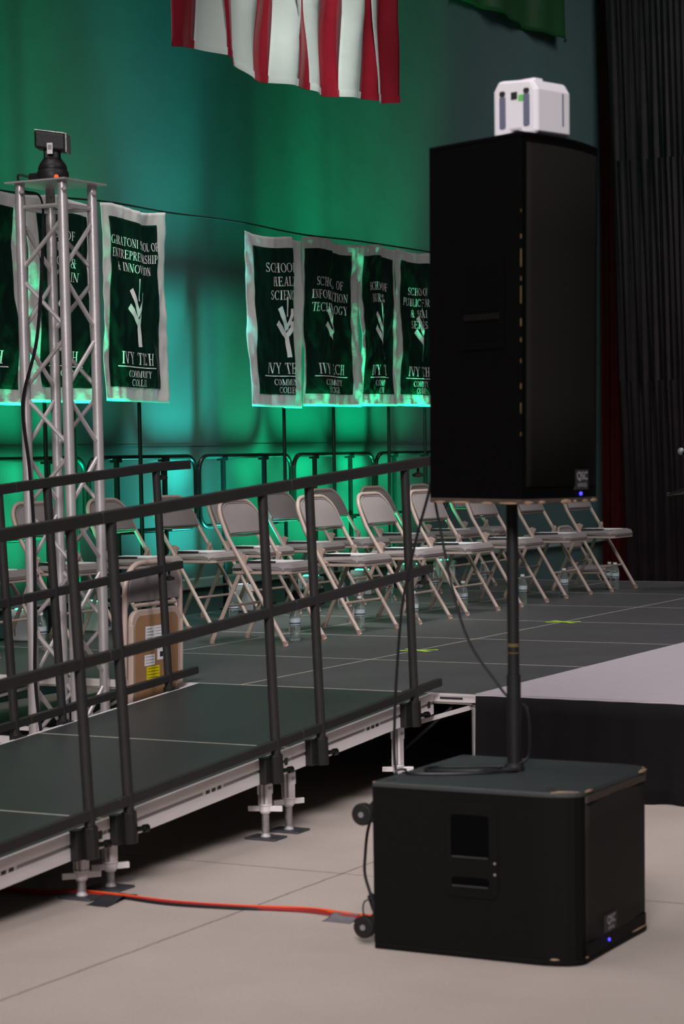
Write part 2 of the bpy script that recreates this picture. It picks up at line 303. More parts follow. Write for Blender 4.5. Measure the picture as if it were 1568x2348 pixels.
def write(mb, txt, s0, v0, h, fn, track=0.06, xs=1.0, maxw=None):
    """centred text; fn(a, b) maps metres right / up on the cloth to a point in space"""
    wtot = text_width(txt, track)*h*xs
    if maxw and wtot > maxw: xs *= maxw/wtot; wtot = maxw
    x = s0-wtot/2
    def P(a, b): return fn(x+a*h*xs, v0+b*h)
    for ch in txt:
        gw, strokes = GLYPH[ch]
        for st in strokes:
            if st[0] == 'l':
                _, xa, ya, xb, yb, wd = st; d = Vector((xb-xa, yb-ya)); ln = d.length; d /= ln; n = Vector((-d.y, d.x))*(wd/2); k = max(1, int(ln*h/0.022))
                pts = [(xa+(xb-xa)*i/k, ya+(yb-ya)*i/k) for i in range(k+1)]; nor = [n]*(k+1)
            else:
                _, cx, cy, rx, ry, a0, a1, th, tn = st; k = max(6, int(abs(a1-a0)/20)); pts = []; nor = []
                for i in range(k+1):
                    a = math.radians(a0+(a1-a0)*i/k); c, s = math.cos(a), math.sin(a); pts.append((cx+rx*c, cy+ry*s)); nor.append(Vector((c, s))*((tn+(th-tn)*c*c)/2))
            vs = []
            for p, n in zip(pts, nor): vs += [P(p[0]+n.x, p[1]+n.y), P(p[0]-n.x, p[1]-n.y)]
            mb.add(vs, [(2*i, 2*i+1, 2*i+3, 2*i+2) for i in range(len(pts)-1)])
        x += (gw+track)*h*xs
    return mb

# plain block capitals for small marks, drawn on a flat face
def flat_text(txt, h, origin, right, upv, depth=0.0012):
    cu = bpy.data.curves.new('lettering', 'FONT'); cu.body = txt; cu.size = h*1.4; cu.align_x = 'CENTER'; cu.align_y = 'CENTER'
    to = bpy.data.objects.new('lettering', cu); COL.objects.link(to); bpy.context.view_layer.update()
    me = bpy.data.meshes.new_from_object(to); COL.objects.unlink(to); bpy.data.objects.remove(to)
    r, u = Vector(right).normalized(), Vector(upv).normalized(); n = r.cross(u)
    return [Vector(origin)+r*v.co.x+u*v.co.y+n*depth for v in me.vertices], [tuple(p.vertices) for p in me.polygons]

# ------------------------------------------------------------------ stage
XS = [-2.60, -1.22, 0.0, 1.189, 2.40, 3.62, 4.84]; YS = [0.0, 1.28, 2.56, 3.84, 5.12, 6.40, 7.80]
stage = thing('stage_platform', 'low modular stage of dark grey boards with thin pale seams', 'stage', (1.1, 3.9, 0))
so = (1.1, 3.9, 0)
for i in range(6):
    for j in range(6):
        MB(so).box(XS[i]+.008, XS[i+1]-.008, YS[j]+.011, YS[j+1]-.011, HS-.03, HS).build('deck_board', M_deck, stage)
fr = MB(so)
for x in XS: fr.box(x-.02 if x > XS[0] else x, x+.02 if x < XS[-1] else x, YS[0], YS[-1], HS-.045, HS-.0002)
for y in YS: fr.box(XS[0], XS[-1], y-.02 if y > 0 else y, y+.02, HS-.046, HS-.00015)
fr.build('deck_frame', M_seam, stage)
er = MB(so); er.box(XS[0], XS[-1], -.008, 0.0, HS-.036, HS-.001); er.box(.99, 1.185, -.012, -.008, HS-.036, HS-.030); er.box(.99, 1.185, -.012, -.008, HS-.010, HS-.001)
er.build('edge_rail', M_alu, stage)
MB(so).box(1.02, 1.13, -.0095, -.008, HS-.025, HS-.015).build('rail_slot', M_ink, stage)
for x in XS:
    for y in YS:
        xx = min(max(x, XS[0]+.04), XS[-1]-.04); yy = min(max(y, .035), YS[-1]-.04)
        if abs(x-1.189) < .01 and y == 0: xx = 1.165
        MB(so).tube([(xx, yy, 0.0), (xx, yy, HS-.046)], .0125, 8).build('leg', M_zinc, stage)
br = MB(so)
br.bar((.56, .06, .19), (1.155, .02, HS-.06), .02, .02, (0, 1, 0)); br.build('cross_brace', M_alu, stage)
MB(so).bar((.50, .5, .02), (.93, .30, .33), .012, .012).build('cross_brace', M_zinc, stage)
MB(so).bar((-.15, .06, .03), (.52, .06, HS-.05), .012, .012).build('cross_brace', M_zinc, stage)
MB(so).bar((-2.45, .05, .10), (-.30, .05, .10), .02, .035, (0, 1, 0)).build('lower_rail', M_alu, stage)
MB(so).bar((-2.45, .05, .16), (-.30, .05, .16), .02, .02, (0, 1, 0)).build('lower_rail', M_alu, stage)
MB(so).bar((-1.25, .08, .04), (-.62, .08, HS-.05), .014, .014, (0, 1, 0)).build('cross_brace', M_zinc, stage)
MB(so).bar((-1.2, .08, HS-.05), (-2.4, .08, .04), .014, .014, (0, 1, 0)).build('cross_brace', M_zinc, stage)

tag(MB((3, 3, HS)).box(1.189, 4.84, 0.0, 7.7, HS, HS+.004).build('floor_sheet', M_sheet), 'pale lilac white sheet covering the right side of the stage floor', 'floor covering')
# pleated skirt round the side of the stage
sk = MB((3, -.03, 0))
def skirt(u, v):
    x = lerp(1.20, 4.84, u); ph = x*2*PI/0.155; a = .012*(1-v)+.004
    return (x, -.022+a*math.sin(ph+.7*math.sin(x*5))+.006*math.sin(x*19)*(1-v), lerp(.004+.006*math.sin(x*9), HS-.003, v))
sk.grid(skirt, 260, 6); tag(sk.build('stage_skirt', M_skirt, smooth=True, solid=.003), 'pleated black skirt hanging below the white covered stage edge', 'skirt')

# tape crosses on the seam of the stage
def tape_cross(cx, cy, label, jit):
    t = thing('tape_cross', label, 'tape mark', (cx, cy, HS), 'lime tape crosses on the stage')
    for k, (ax, ay) in enumerate(((.092, .056), (.094, -.060))):
        d = Vector((ax, ay, 0)); n = Vector((-d.y, d.x, 0)).normalized()*.019; z = HS+.0006+.0004*k
        q = []
        for i in range(7):
            s = -1+i/3; p = Vector((cx, cy, z))+d*s; jn = n*(1+jit*math.sin(7*s+k)); q += [p+jn, p-jn]
        MB((cx, cy, HS)).add(q, [(2*i, 2*i+1, 2*i+3, 2*i+2) for i in range(6)]).build('tape_strip', M_lime, t)
tape_cross(0.005, 1.82, 'lime tape cross nearer to the ramp behind the railing post', .15)
tape_cross(0.005, 3.82, 'lime tape cross farther back, right of the speaker pole', .35)
MB((-.60, 7.0, HS)).box(-.612, -.592, 6.99, 7.02, HS, HS+.004).build('crumb', M_wornd)
tag(bpy.data.objects['crumb'], 'tiny pale scrap lying on the dark stage near the curtain', 'scrap')

# ------------------------------------------------------------------ ramp
SL = 0.0655
def rz(y): return HS+SL*y
RN = Vector((0, -SL, 1)).normalized()
ramp = thing('access_ramp', 'dark sloping access ramp with silver aluminium sides leading up to the stage', 'ramp', (.376, -2.0, 0)); ro = (.376, -2.0, 0)
RY = [-.004, -1.258, -2.516, -3.774]; RX0, RX1 = -.226, .978
for a, b in zip(RY, RY[1:]):
    e = .008
    MB(ro).hexa([(RX0+.006, b+e, rz(b)-.03), (RX1-.006, b+e, rz(b)-.03), (RX1-.006, a-e, rz(a)-.03), (RX0+.006, a-e, rz(a)-.03),
                 (RX0+.006, b+e, rz(b)), (RX1-.006, b+e, rz(b)), (RX1-.006, a-e, rz(a)), (RX0+.006, a-e, rz(a))]).build('deck_board', M_ramp, ramp)
    for x, s in ((RX0, -1), (RX1, 1)):
        m = MB(ro)
        def seg(x0, x1, d0, d1):
            m.hexa([(x0, b+.002, rz(b)-d1), (x1, b+.002, rz(b)-d1), (x1, a-.002, rz(a)-d1), (x0, a-.002, rz(a)-d1), (x0, b+.002, rz(b)-d0), (x1, b+.002, rz(b)-d0), (x1, a-.002, rz(a)-d0), (x0, a-.002, rz(a)-d0)])
        i0, i1 = sorted((x-s*.006, x+s*.010)); seg(i0, i1, -.001, .036)
        i0, i1 = sorted((x-s*.006, x+s*.005)); seg(i0, i1, .036, .050)
        i0, i1 = sorted((x-s*.006, x+s*.010)); seg(i0, i1, .050, .092)
        r = m.build('side_rail', M_alu, ramp)
        g = MB(ro)
        i0 = x+s*.0052; g.add([(i0, b+.002, rz(b)-.050), (i0, a-.002, rz(a)-.050), (i0, a-.002, rz(a)-.036), (i0, b+.002, rz(b)-.036)], [(0, 1, 2, 3)])
        g.build('rail_groove', M_alud, r)
    MB(ro).hexa([(RX0, a-.007, rz(a-.007)-.04), (RX1, a-.007, rz(a-.007)-.04), (RX1, a+.007, rz(a+.007)-.04), (RX0, a+.007, rz(a+.007)-.04), (RX0, a-.007, rz(a-.007)-.0002), (RX1, a-.007, rz(a-.007)-.0002), (RX1, a+.007, rz(a+.007)-.0002), (RX0, a+.007, rz(a+.007)-.0002)]).build('joint_strip', M_seam, ramp)
    mid = (a+b)/2+.05       # connector fitting set in the side rail
    c = MB(ro); z = rz(mid)-.043
    c.hexa([(RX1+.005, mid-.07, z-.013-SL*.07), (RX1+.008, mid-.07, z-.013-SL*.07), (RX1+.008, mid+.07, z-.013+SL*.07), (RX1+.005, mid+.07, z-.013+SL*.07), (RX1+.005, mid-.07, z+.013-SL*.07), (RX1+.008, mid-.07, z+.013-SL*.07), (RX1+.008, mid+.07, z+.013+SL*.07), (RX1+.005, mid+.07, z+.013+SL*.07)])
    f = c.build('rail_fitting', M_badge, ramp)
    c = MB(ro)
    for k in (-.04, .0, .04): c.box(RX1+.008, RX1+.0095, mid+k-.012, mid+k+.012, z-.009+SL*k, z+.009+SL*k)
    c.build('slot', M_ink, f)
    for yy in (a-.05,):
        MB(ro).box(RX1+.010, RX1+.0115, yy-.012, yy+.012, rz(yy)-.058, rz(yy)-.030).build('slot_cover', M_ink, ramp)

def ramp_leg(x, y, turn, ztext=True):
    base = 0.0; top = rz(y)-.088
    nz = base + (.115 if top > .22 else .075)          # height of the wing nut
    lg = MB(ro)
    lg.box(x-.021, x+.021, y-.021, y+.021, nz+.02, top)
    lo = lg.build('leg', M_alu, ramp, bevel=.005)
    g = MB(ro)
    for k in (-.009, .009): g.box(x+k-.003, x+k+.003, y-.0225, y-.0205, nz+.022, top)
    g.build('leg_groove', M_alud, lo)
    MB(ro).tube([(x, y, .008), (x, y, nz+.02)], .013, 12).build('screw', M_zinc, lo)
    th = MB(ro); k = .022
    while k < nz-.02: th.tube([(x, y, k), (x, y, k+.0035)], .0152, 12); k += .008
    th.build('screw_thread', M_zinc, lo)
    nu = MB(ro); nu.lathe([(.018, -.016), (.024, -.006), (.024, .014), (.028, .016), (.028, .022)], (x, y, nz), 14)
    c, s = math.cos(turn), math.sin(turn)
    for q in (-1, 1): nu.bar((x+q*.018*c, y+q*.018*s, nz+.003), (x+q*.068*c, y+q*.068*s, nz+.003), .014, .022, (-s, c, 0))
    nu.build('wing_nut', M_alu, lo, bevel=.003)
    MB(ro).box(x-.068, x+.068, y-.05, y+.05, 0, .009).build('foot_plate', M_steel, lo, bevel=.003)
    MB(ro).lathe([(.020, .009), (.016, .016), (.014, .022)], (x, y, 0), 12).build('foot_socket', M_badge, lo)
    if top > .2:
        zt = top-.050
        st = MB(ro); st.box(x+.0213, x+.0222, y-.0215, y+.0215, zt-.024, zt+.024); st.box(x-.0215, x+.0222, y-.0222, y-.0213, zt-.024, zt+.024); so_ = st.build('leg_sticker', M_paper, lo)
        v, fcs = flat_text('RL4', .013, (x+.0222, y+.001, zt), (0, 1, 0), (0, 0, 1), .0008)
        MB(ro).add(v, fcs).build('lettering', M_ink, lo)
for y, t in ((-1.365, .3), (-1.185, 1.0), (-2.59, .9), (-2.42, .9)):
    ramp_leg(.925, y, t); ramp_leg(-.17, y, 1.3)
ramp_leg(.925, -.235, .4); ramp_leg(-.17, -.2, 1.2)

# handrails bolted to the ramp, one unit per deck section
def handrail(x, s, ya, yb, posts, label, ends, bent=False):
    h = thing('ramp_railing', label, 'railing', (x, (ya+yb)/2, rz((ya+yb)/2)), 'black railing units along the ramp'); o = h.location.copy()
    def P(y, d): return Vector((x, y-SL*d, rz(y)+d))
    for y in posts:
        p = MB(o).tube([P(y, -.075), P(y, 1.0)], .0185, 12).build('post', M_rail, h, smooth=True)
        b = MB(o); c = P(y, -.045); b.box(x-s*.032-.010, x-s*.032+.022 if s > 0 else x-s*.032+.010, y-.062, y+.028, c.z-.052, c.z+.050)
        b.tube([P(y, -.098), P(y, .012)], .026, 12); b.build('bracket', M_blk, p, bevel=.003)
        k = MB(o); cc = P(y, -.052); k.tube([cc+Vector((s*.015, .018, 0)), cc+Vector((s*.030, .052, 0))], .009, 8); k.tube([cc+Vector((s*.027, .042, 0)), cc+Vector((s*.034, .060, 0))], .014, 8)
        k.build('clamp_bolt', M_gtube, p)
    for d, nm, e, wd, hh in ((1.015, 'top_rail', ends[0], .040, .040), (.555, 'middle_rail', ends[1], .030, .036), (.052, 'bottom_rail', ends[2], .030, .034)):
        m = MB(o); a = P(ya+.003, d)
        if bent and d > 1: m.bar(a, P(-.16, d), wd, hh); m.bar(P(-.163, d), P(-.163, d)+Vector((0, .24, .006)), wd, hh)
        else: m.bar(a, P(e, d), wd, hh)
        if d > .5 and yb > -.5 : 
            kp = P(-.14 if d > 1 else -.13, d); kk = MB(o); kk.tube([kp, kp+Vector((0, 0, -.045))], .006, 8); kk.lathe([(.004, -.062), (.024, -.058), (.026, -.048), (.008, -.040)], kp, 12); kk.build('clamp_knob', M_blk, h)
        m.build(nm, M_rail, h, bevel=.004)
XR, XL = 1.026, -.268
handrail(XR, 1, -1.258, -.004, (-1.092, -.268), 'black railing unit on the near ramp side beside the stage corner', (-.02+.06, -.06, -.02))
handrail(XR, 1, -2.516, -1.258, (-2.445, -1.448), 'black railing unit on the near ramp side, middle of the ramp', (-1.258, -1.258, -1.258))
handrail(XR, 1, -3.774, -2.516, (-3.60, -2.675), 'black railing unit on the near ramp side, running out at the left', (-2.516, -2.516, -2.516))
handrail(XL, -1, -1.258, -.004, (-1.02, -.19), 'black railing unit on the far ramp side in front of the folded chair', (-.02, -.03, .05), True)
handrail(XL, -1, -2.516, -1.258, (-2.35, -1.352), 'black railing unit on the far ramp side at the left picture edge', (-1.258, -1.258, -1.258))

# ------------------------------------------------------------------ truss tower and camera
TX0, TX1, TY0, TY1 = -.973, -.735, -.264, -.028
ZT = 2.735
tr = thing('truss_tower', 'square silver aluminium truss tower standing beside the ramp', 'truss', (-.854, -.146, 0)); to = (-.854, -.146, 0)
CH = [(TX0, TY0), (TX1, TY0), (TX1, TY1), (TX0, TY1)]
MB(to).box(TX0-.03, TX1+.03, TY0-.03, TY1+.014, 0, .008).build('base_plate', M_steel, tr)
for x, y in CH:
    c = MB(to).tube([(x, y, .008), (x, y, ZT-.075)], .0245, 14).build('chord', M_truss, tr, smooth=True)
    MB(to).tube([(x, y, ZT-.075), (x, y, ZT)], .0225, 14).build('spigot', M_truss, c, smooth=True)
    MB(to).tube([(x+.02, y-.02, ZT-.04), (x+.034, y-.034, ZT-.04)], .009, 8).build('bolt', M_zinc, c)
for k in range(4):
    (xa, ya), (xb, yb) = CH[k], CH[(k+1) % 4]
    MB(to).tube([(xa, ya, ZT-.108), (xb, yb, ZT-.108)], .0105, 8).build('ring_brace', M_truss, tr, smooth=True)
    z = ZT-.165; side = False
    while z > .3:
        z2 = z-.228; a, b = ((xa, ya), (xb, yb)) if side else ((xb, yb), (xa, ya))
        MB(to).tube([(*a, z), (*b, z2)], .0105, 8).build('diagonal_brace', M_truss, tr, smooth=True)
        side = not side; z = z2-.042
MB(to).box(TX0-.05, TX1+.05, TY0-.05, TY1+.05, ZT, ZT+.008).build('top_plate', M_truss, tr)

pc = Vector((-.86, -.16, ZT+.008))
cm = thing('robot_camera', 'black pan and tilt camera with white sticker on top of the truss tower', 'camera', pc)
MB(pc).lathe([(.070, 0), (.074, .006), (.074, .045), (.066, .058), (.068, .066), (.060, .085), (.040, .112)], pc, 24).build('base', M_blk, cm, smooth=True)
MB(pc).box(pc.x-.10, pc.x-.02, pc.y-.055, pc.y+.02, pc.z, pc.z+.045).build('rear_housing', M_blk, cm, bevel=.006)
nk = MB(pc); A_ = math.radians(25); dx, dy = Vector((math.cos(A_), math.sin(A_), 0)), Vector((-math.sin(A_), math.cos(A_), 0))
def obx(mb, c, du, dv, dz): 
    c = Vector(c); Z = Vector((0, 0, 1)); mb.hexa([c+dx*a*du+dy*b*dv+Z*e*dz for e in (-1, 1) for a, b in ((-1, -1), (1, -1), (1, 1), (-1, 1))])
obx(nk, pc+Vector((0, 0, .135)), .036, .03, .045); yk = nk.build('neck', M_blk, cm, bevel=.008)
hd = MB(pc); cc = pc+Vector((.0, 0, .185)); Zt = Vector((.0, 0, 1))
hd.hexa([cc+dx*a*.072+dy*b*.055+Zt*(e*.040)-Zt*(a*.010) for e in (-1, 1) for a, b in ((-1, -1), (1, -1), (1, 1), (-1, 1))]); hb = hd.build('head', M_blk, cm, bevel=.010)
el = MB(pc); ec = cc+dx*.074; el.hexa([ec+dx*a*.005+dy*b*.052+Zt*(e*.044)-Zt*.010 for e in (-1, 1) for a, b in ((-1, -1), (1, -1), (1, 1), (-1, 1))]); el.build('front_bezel', M_zinc, hb, bevel=.004)
tp = MB(pc); tc_ = cc+Zt*.0425; tp.hexa([tc_+dx*a*.070+dy*b*.054+Zt*(e*.0018)-Zt*(a*.010) for e in (-1, 1) for a, b in ((-1, -1), (1, -1), (1, 1), (-1, 1))]); tp.build('pale_top', M_zinc, hb)
sl = MB(pc); obx(sl, pc+Vector((0, 0, .150))-dy*.0560, .013, .0008, .025); s1 = sl.build('sticker', M_paper, hb)
sl = MB(pc); obx(sl, pc+Vector((0, 0, .155))-dy*.0570, .009, .0006, .011); sl.build('print', M_grey_ink, s1)
ld = MB(pc); a_ = math.radians(-42); pn = pc+Vector((math.cos(a_)*.0745, math.sin(a_)*.0745, .020)); ld.tube([pn-Vector((math.cos(a_), math.sin(a_), 0))*.004, pn+Vector((math.cos(a_), math.sin(a_), 0))*.002], .010, 10); ld.build('lamp', M_red, cm)
cb = MB((TX0, TY0, 0)); cx = TX0+.036
pts = spline([(pc.x-.09, pc.y-.02, ZT+.03), (pc.x-.16, pc.y-.05, ZT+.05), (pc.x-.14, pc.y-.04, ZT-.02), (pc.x-.05, pc.y-.03, ZT-.06), (cx+.07, TY0+.02, ZT-.25), (cx+.05, TY0-.02, ZT-.7), (TX0+.005, TY0-.034, ZT-1.0), (cx-.01, TY0-.028, ZT-1.3), (cx, TY0-.02, ZT-1.6), (cx, TY0-.03, ZT-2.0), (cx-.01, TY0-.03, .45), (cx+.03, TY0-.05, .20), (cx+.10, TY0-.10, .006)], 8)
cb.tube(pts, .0055, 6); cb.tube([p+Vector((.012, -.006, 0)) for p in pts[30:]], .005, 6)
tag(cb.build('camera_cable', M_cable, smooth=True), 'black cables running down the left leg of the truss tower', 'cable')

# ------------------------------------------------------------------ folding chairs
def chair_tube():
    """one bent tube: front foot - up the leg - over the back - down to the other front foot"""
    prof = lambda z: (-.61*z if z < .60 else -.366-.45*(z-.60))
    r = .115; zt = .795; pts = [(prof(.0), -.228, .0), (prof(.6), -.222, .60), (prof(zt-r), -.216, zt-r)]
    for i in range(1, 7):
        a = math.radians(180-i*15); pts.append((prof(zt-r+r*math.sin(a)), -.216+r+r*math.cos(a), zt-r+r*math.sin(a)))
    return pts+[(x, -y, z) for x, y, z in reversed(pts)]
def make_chair():
    c = thing('folding_chair', 'x', 'chair')
    MB().tube(chair_tube(), .0125, 10).build('frame', M_beige, c, smooth=True)
    prof = lambda z: (-.61*z if z < .60 else -.366-.45*(z-.60))
    bp = MB(); out = [(-.205, .615), (-.203, .69)]+[(-.200+.105-.105*math.cos(math.radians(a)), .69+.092*math.sin(math.radians(a))) for a in range(15, 91, 15)]
    out = [(y, z) for y, z in out]; out = out+[(-y, z) for y, z in reversed(out)]
    vs = []; n = len(out)
    for off, k in ((-.010, .97), (.010, 1.0), (.018, .93)):
        for y, z in out:
            zc = .70; vs.append((prof(z)+off-.012*(1-(y/.21)**2)+.004, y*k, zc+(z-zc)*k))
    fs = [tuple(reversed(range(n))), tuple(range(2*n, 3*n))]
    for q in (0, 1): fs += [(q*n+i, q*n+(i+1) % n, (q+1)*n+(i+1) % n, (q+1)*n+i) for i in range(n)]
    b = bp.add(vs, fs).build('back_pad', M_vinyl, c, smooth=True)
    MB().tube([(prof(z)+.0145-.012*(1-(y/.21)**2)+.004, y*.985, .70+(z-.70)*.985) for y, z in out]+[(prof(.615)+.012, -.20, .617)], .0045, 6).build('piping', M_vinyl, b, smooth=True)
    MB().tube([(prof(.60)-.004, -.215, .605), (prof(.60)-.014, 0, .600), (prof(.60)-.004, .215, .605)], .006, 6).build('back_edge', M_beige, b)
    # seat
    sp = MB(); prf = [(-.372, .413), (-.378, .432), (-.360, .447), (-.20, .452), (-.04, .456), (-.008, .446), (.004, .425), (.0, .408)]
    nY = 8
    def seat(u, v):
        i = u*(len(prf)-1); k = min(int(i), len(prf)-2); t = i-k; x = lerp(prf[k][0], prf[k+1][0], t); z = lerp(prf[k][1], prf[k+1][1], t)
        y = lerp(-.200, .200, v); e = abs(2*v-1); dz = -.020*max(0, (e-.75)/.25)**2 if z > .43 else 0; crn = .03*max(0, (e-.7)/.3)**2
        return (x-(crn if x > -.1 else -crn), y, z+dz)
    sp.grid(seat, 21, 16); st = [Vector(seat(i/21, 0)) for i in range(22)]; sp.add(st, [tuple(range(22))]); sp.add([Vector((v.x, -v.y, v.z)) for v in st], [tuple(reversed(range(22)))])
    sp.add([seat(0, 0), seat(0, 1), seat(1, 1), seat(1, 0)], [(0, 1, 2, 3)])
    s = sp.build('seat_pad', M_vinyl, c, smooth=True)
    pan = MB(); pl = rrect(-.372, -.004, -.203, .203, .05, 5); pan.prism(pl, .392, .408); pan.build('seat_pan', M_beige, c, bevel=.003)
    MB().prism(rrect(-.35, -.03, -.18, .18, .04, 5), .3895, .392).build('seat_underside', M_fibre, c)
    for q in (-1, 1):
        MB().bar((-.498, q*.200, .0), (-.262, q*.188, .495), .011, .024, (0, 1, 0)).build('rear_leg', M_beige, c, bevel=.003)
        MB().prism([(-.298, .500), (-.268, .505), (-.258, .440), (-.215, .410), (-.285, .410)], q*.207-.004, q*.207+.004, 'y').build('hinge_plate', M_beige, c)
        MB().lathe([(.0155, 0), (.0155, .008), (.0145, .028)], (-.008, q*.228, 0), 10).build('foot_cap', M_rub, c)
        MB().lathe([(.0145, 0), (.0145, .026)], (-.492, q*.200, 0), 8).build('foot_cap', M_rub, c)
    MB().tube([(-.110, -.224, .18), (-.110, .224, .18)], .0075, 8).build('stretcher', M_beige, c, smooth=True)
    MB().tube([(-.398, -.195, .21), (-.398, .195, .21)], .0075, 8).build('stretcher', M_beige, c, smooth=True)
    return c
ORD = ['first', 'second', 'third', 'fourth', 'fifth', 'sixth', 'seventh', 'eighth', 'ninth', 'tenth']
proto = make_chair(); used = [False]
def put_chair(x, y, z, rot, label, group):
    o = proto if not used[0] else copy_tree(proto); used[0] = True
    o.location = (x, y, z); o.rotation_euler = (0, 0, rot); o['label'] = label
    if group: o['group'] = group
    elif 'group' in o: del o['group']
    return o
FRONT = [(-.795, 2.034), (-.748, 2.83), (-.750, 3.597), (-.760, 4.327), (-.747, 5.135), (-.768, 5.98), (-.722, 6.755)]
BACK = [.87, 1.60, 2.325, 3.01, 3.675, 4.375, 5.02, 5.785, 6.60, 7.23]
for i, (x, y) in enumerate(FRONT):
    put_chair(x, y, HS, [.02, -.03, .03, -.02, .02, 0, -.03][i], ORD[i]+' beige folding chair from the left in the front row on stage', 'folding chairs in the front row')
for i, y in enumerate(BACK):
    put_chair(-1.885+[.01, -.01, 0, .01, -.01, 0, .01, 0, -.01, 0][i], y, HS, [.03, -.02, .02, 0, -.03, .02, 0, -.02, .02, 0][i], ORD[i]+' beige folding chair from the left in the back row near the wall', 'folding chairs in the back row')
ch = put_chair(-1.87, 9.45, 0, .05, 'beige folding chair standing on the floor beyond the far end of the stage', None)

# programmes lying on the seats
def booklet(x, y, rot, label, grp):
    c = Vector((x, y, HS+.455)); t = thing('spiral_booklet', label, 'booklet', c, grp); R = Matrix.Rotation(rot, 4, 'Z')
    MB().box(-.14, .14, -.10, .10, 0, .006).build('pages', M_paper, t)
    m = MB()
    for k in range(22): xx = -.135+k*.0098; m.box(xx, xx+.0050, -.108, -.094, -.001, .009)
    m.build('comb_binding', M_ink, t); t.rotation_euler = (0, 0, rot); return t
for i, (x, y) in enumerate(FRONT):
    booklet(x-.17, y-.06, random.uniform(-.06, .06), 'white booklet with black comb binding on the '+ORD[i]+' front row seat', 'booklets on front row seats')
for i, y in enumerate(BACK[:9]):
    booklet(-1.885-.19, y-.06, random.uniform(-.06, .06), 'white booklet with black comb binding on the '+ORD[i]+' back row seat', 'booklets on back row seats')

# the folded chair leaning beside the ramp
fo = Vector((-.405, -.165, .02))
fc = thing('folded_chair', 'folded beige chair showing its brown underside with white and yellow labels', 'chair', fo)
def fpt(a, h, d=0): return fo+Vector((.02+.03*h+d, a, h))       # a along the chair's width, h up its length, d towards the ramp
tb = MB(fo); r = .12; zt = .975
pp = [fpt(-.236, .0), fpt(-.232, .6), fpt(-.228, zt-r)]+[fpt(-.228+r-r*math.cos(math.radians(i*15)), zt-r+r*math.sin(math.radians(i*15))) for i in range(1, 7)]
pp2 = [fpt(.236, .0), fpt(.232, .6), fpt(.228, zt-r)]+[fpt(.228-r+r*math.cos(math.radians(i*15)), zt-r+r*math.sin(math.radians(i*15))) for i in range(1, 7)]
tb.tube(pp+list(reversed(pp2)), .013, 10).build('frame', M_beige, fc, smooth=True)
ol = [(-.212, .800), (-.210, .86)]+[(-.210+.105-.105*math.cos(math.radians(a)), .86+.092*math.sin(math.radians(a))) for a in range(15, 91, 15)]
ol = ol+[(-y, z) for y, z in reversed(ol)]; n = len(ol); q = MB(fo)
q.add([fpt(y, z, -.008) for y, z in ol]+[fpt(y, z, .010) for y, z in ol], [tuple(reversed(range(n))), tuple(range(n, 2*n))]+[(i, (i+1) % n, n+(i+1) % n, n+i) for i in range(n)]); q.build('back_pad', M_vinyl, fc, bevel=.005)
ol = rrect(-.205, .205, .25, .765, .06, 6); n = len(ol); q = MB(fo)
q.add([fpt(y, z, -.004) for y, z in ol]+[fpt(y, z, .022) for y, z in ol], [tuple(reversed(range(n))), tuple(range(n, 2*n))]+[(i, (i+1) % n, n+(i+1) % n, n+i) for i in range(n)]); q.build('seat_pan', M_beige, fc, bevel=.006)
ol = rrect(-.178, .178, .25, .738, .045, 6); n = len(ol); q = MB(fo)
q.add([fpt(y, z, .021) for y, z in ol]+[fpt(y, z, .0235) for y, z in ol], [tuple(reversed(range(n))), tuple(range(n, 2*n))]+[(i, (i+1) % n, n+(i+1) % n, n+i) for i in range(n)]); un = q.build('seat_underside', M_fibre, fc)
q = MB(fo).tube([fpt(-.17, .785, .012), fpt(.17, .785, .012)], .010, 8); q.build('stretcher', M_beige, fc)
for k in (-.205, .205):
    MB(fo).bar(fpt(k, .0, .02), fpt(k, .70, .02), .012, .024, (0, 1, 0)).build('rear_leg', M_beige, fc, bevel=.003)
def lab(name, m, a0, a1, h0, h1, d=.0245, par=None):
    return MB(fo).add([fpt(a0, h0, d), fpt(a1, h0, d), fpt(a1, h1, d), fpt(a0, h1, d)], [(0, 1, 2, 3)]).build(name, m, par or un)
l1 = lab('white_label', M_paper, -.098, .062, .575, .685); l2 = lab('white_label', M_paper, -.105, -.020, .505, .555); l3 = lab('white_label', M_paper, .000, .066, .525, .575); l4 = lab('yellow_label', M_yel, -.088, .020, .405, .500)
for k in range(7): lab('print', M_grey_ink, -.090, -.030 if k % 3 else -.045, .676-.014*k-.005, .676-.014*k, .0250, l1); lab('print', M_grey_ink, -.015, .054, .676-.014*k-.003, .676-.014*k, .0250, l1)
for k in range(3): lab('print', M_grey_ink, -.098, -.028, .547-.014*k-.003, .547-.014*k, .0250, l2)
lab('print', M_ink, .022, .046, .538, .562, .0250, l3)
for k in range(6): lab('print', M_wornd, -.080, .012, .492-.014*k-.0025, .492-.014*k, .0250, l4)

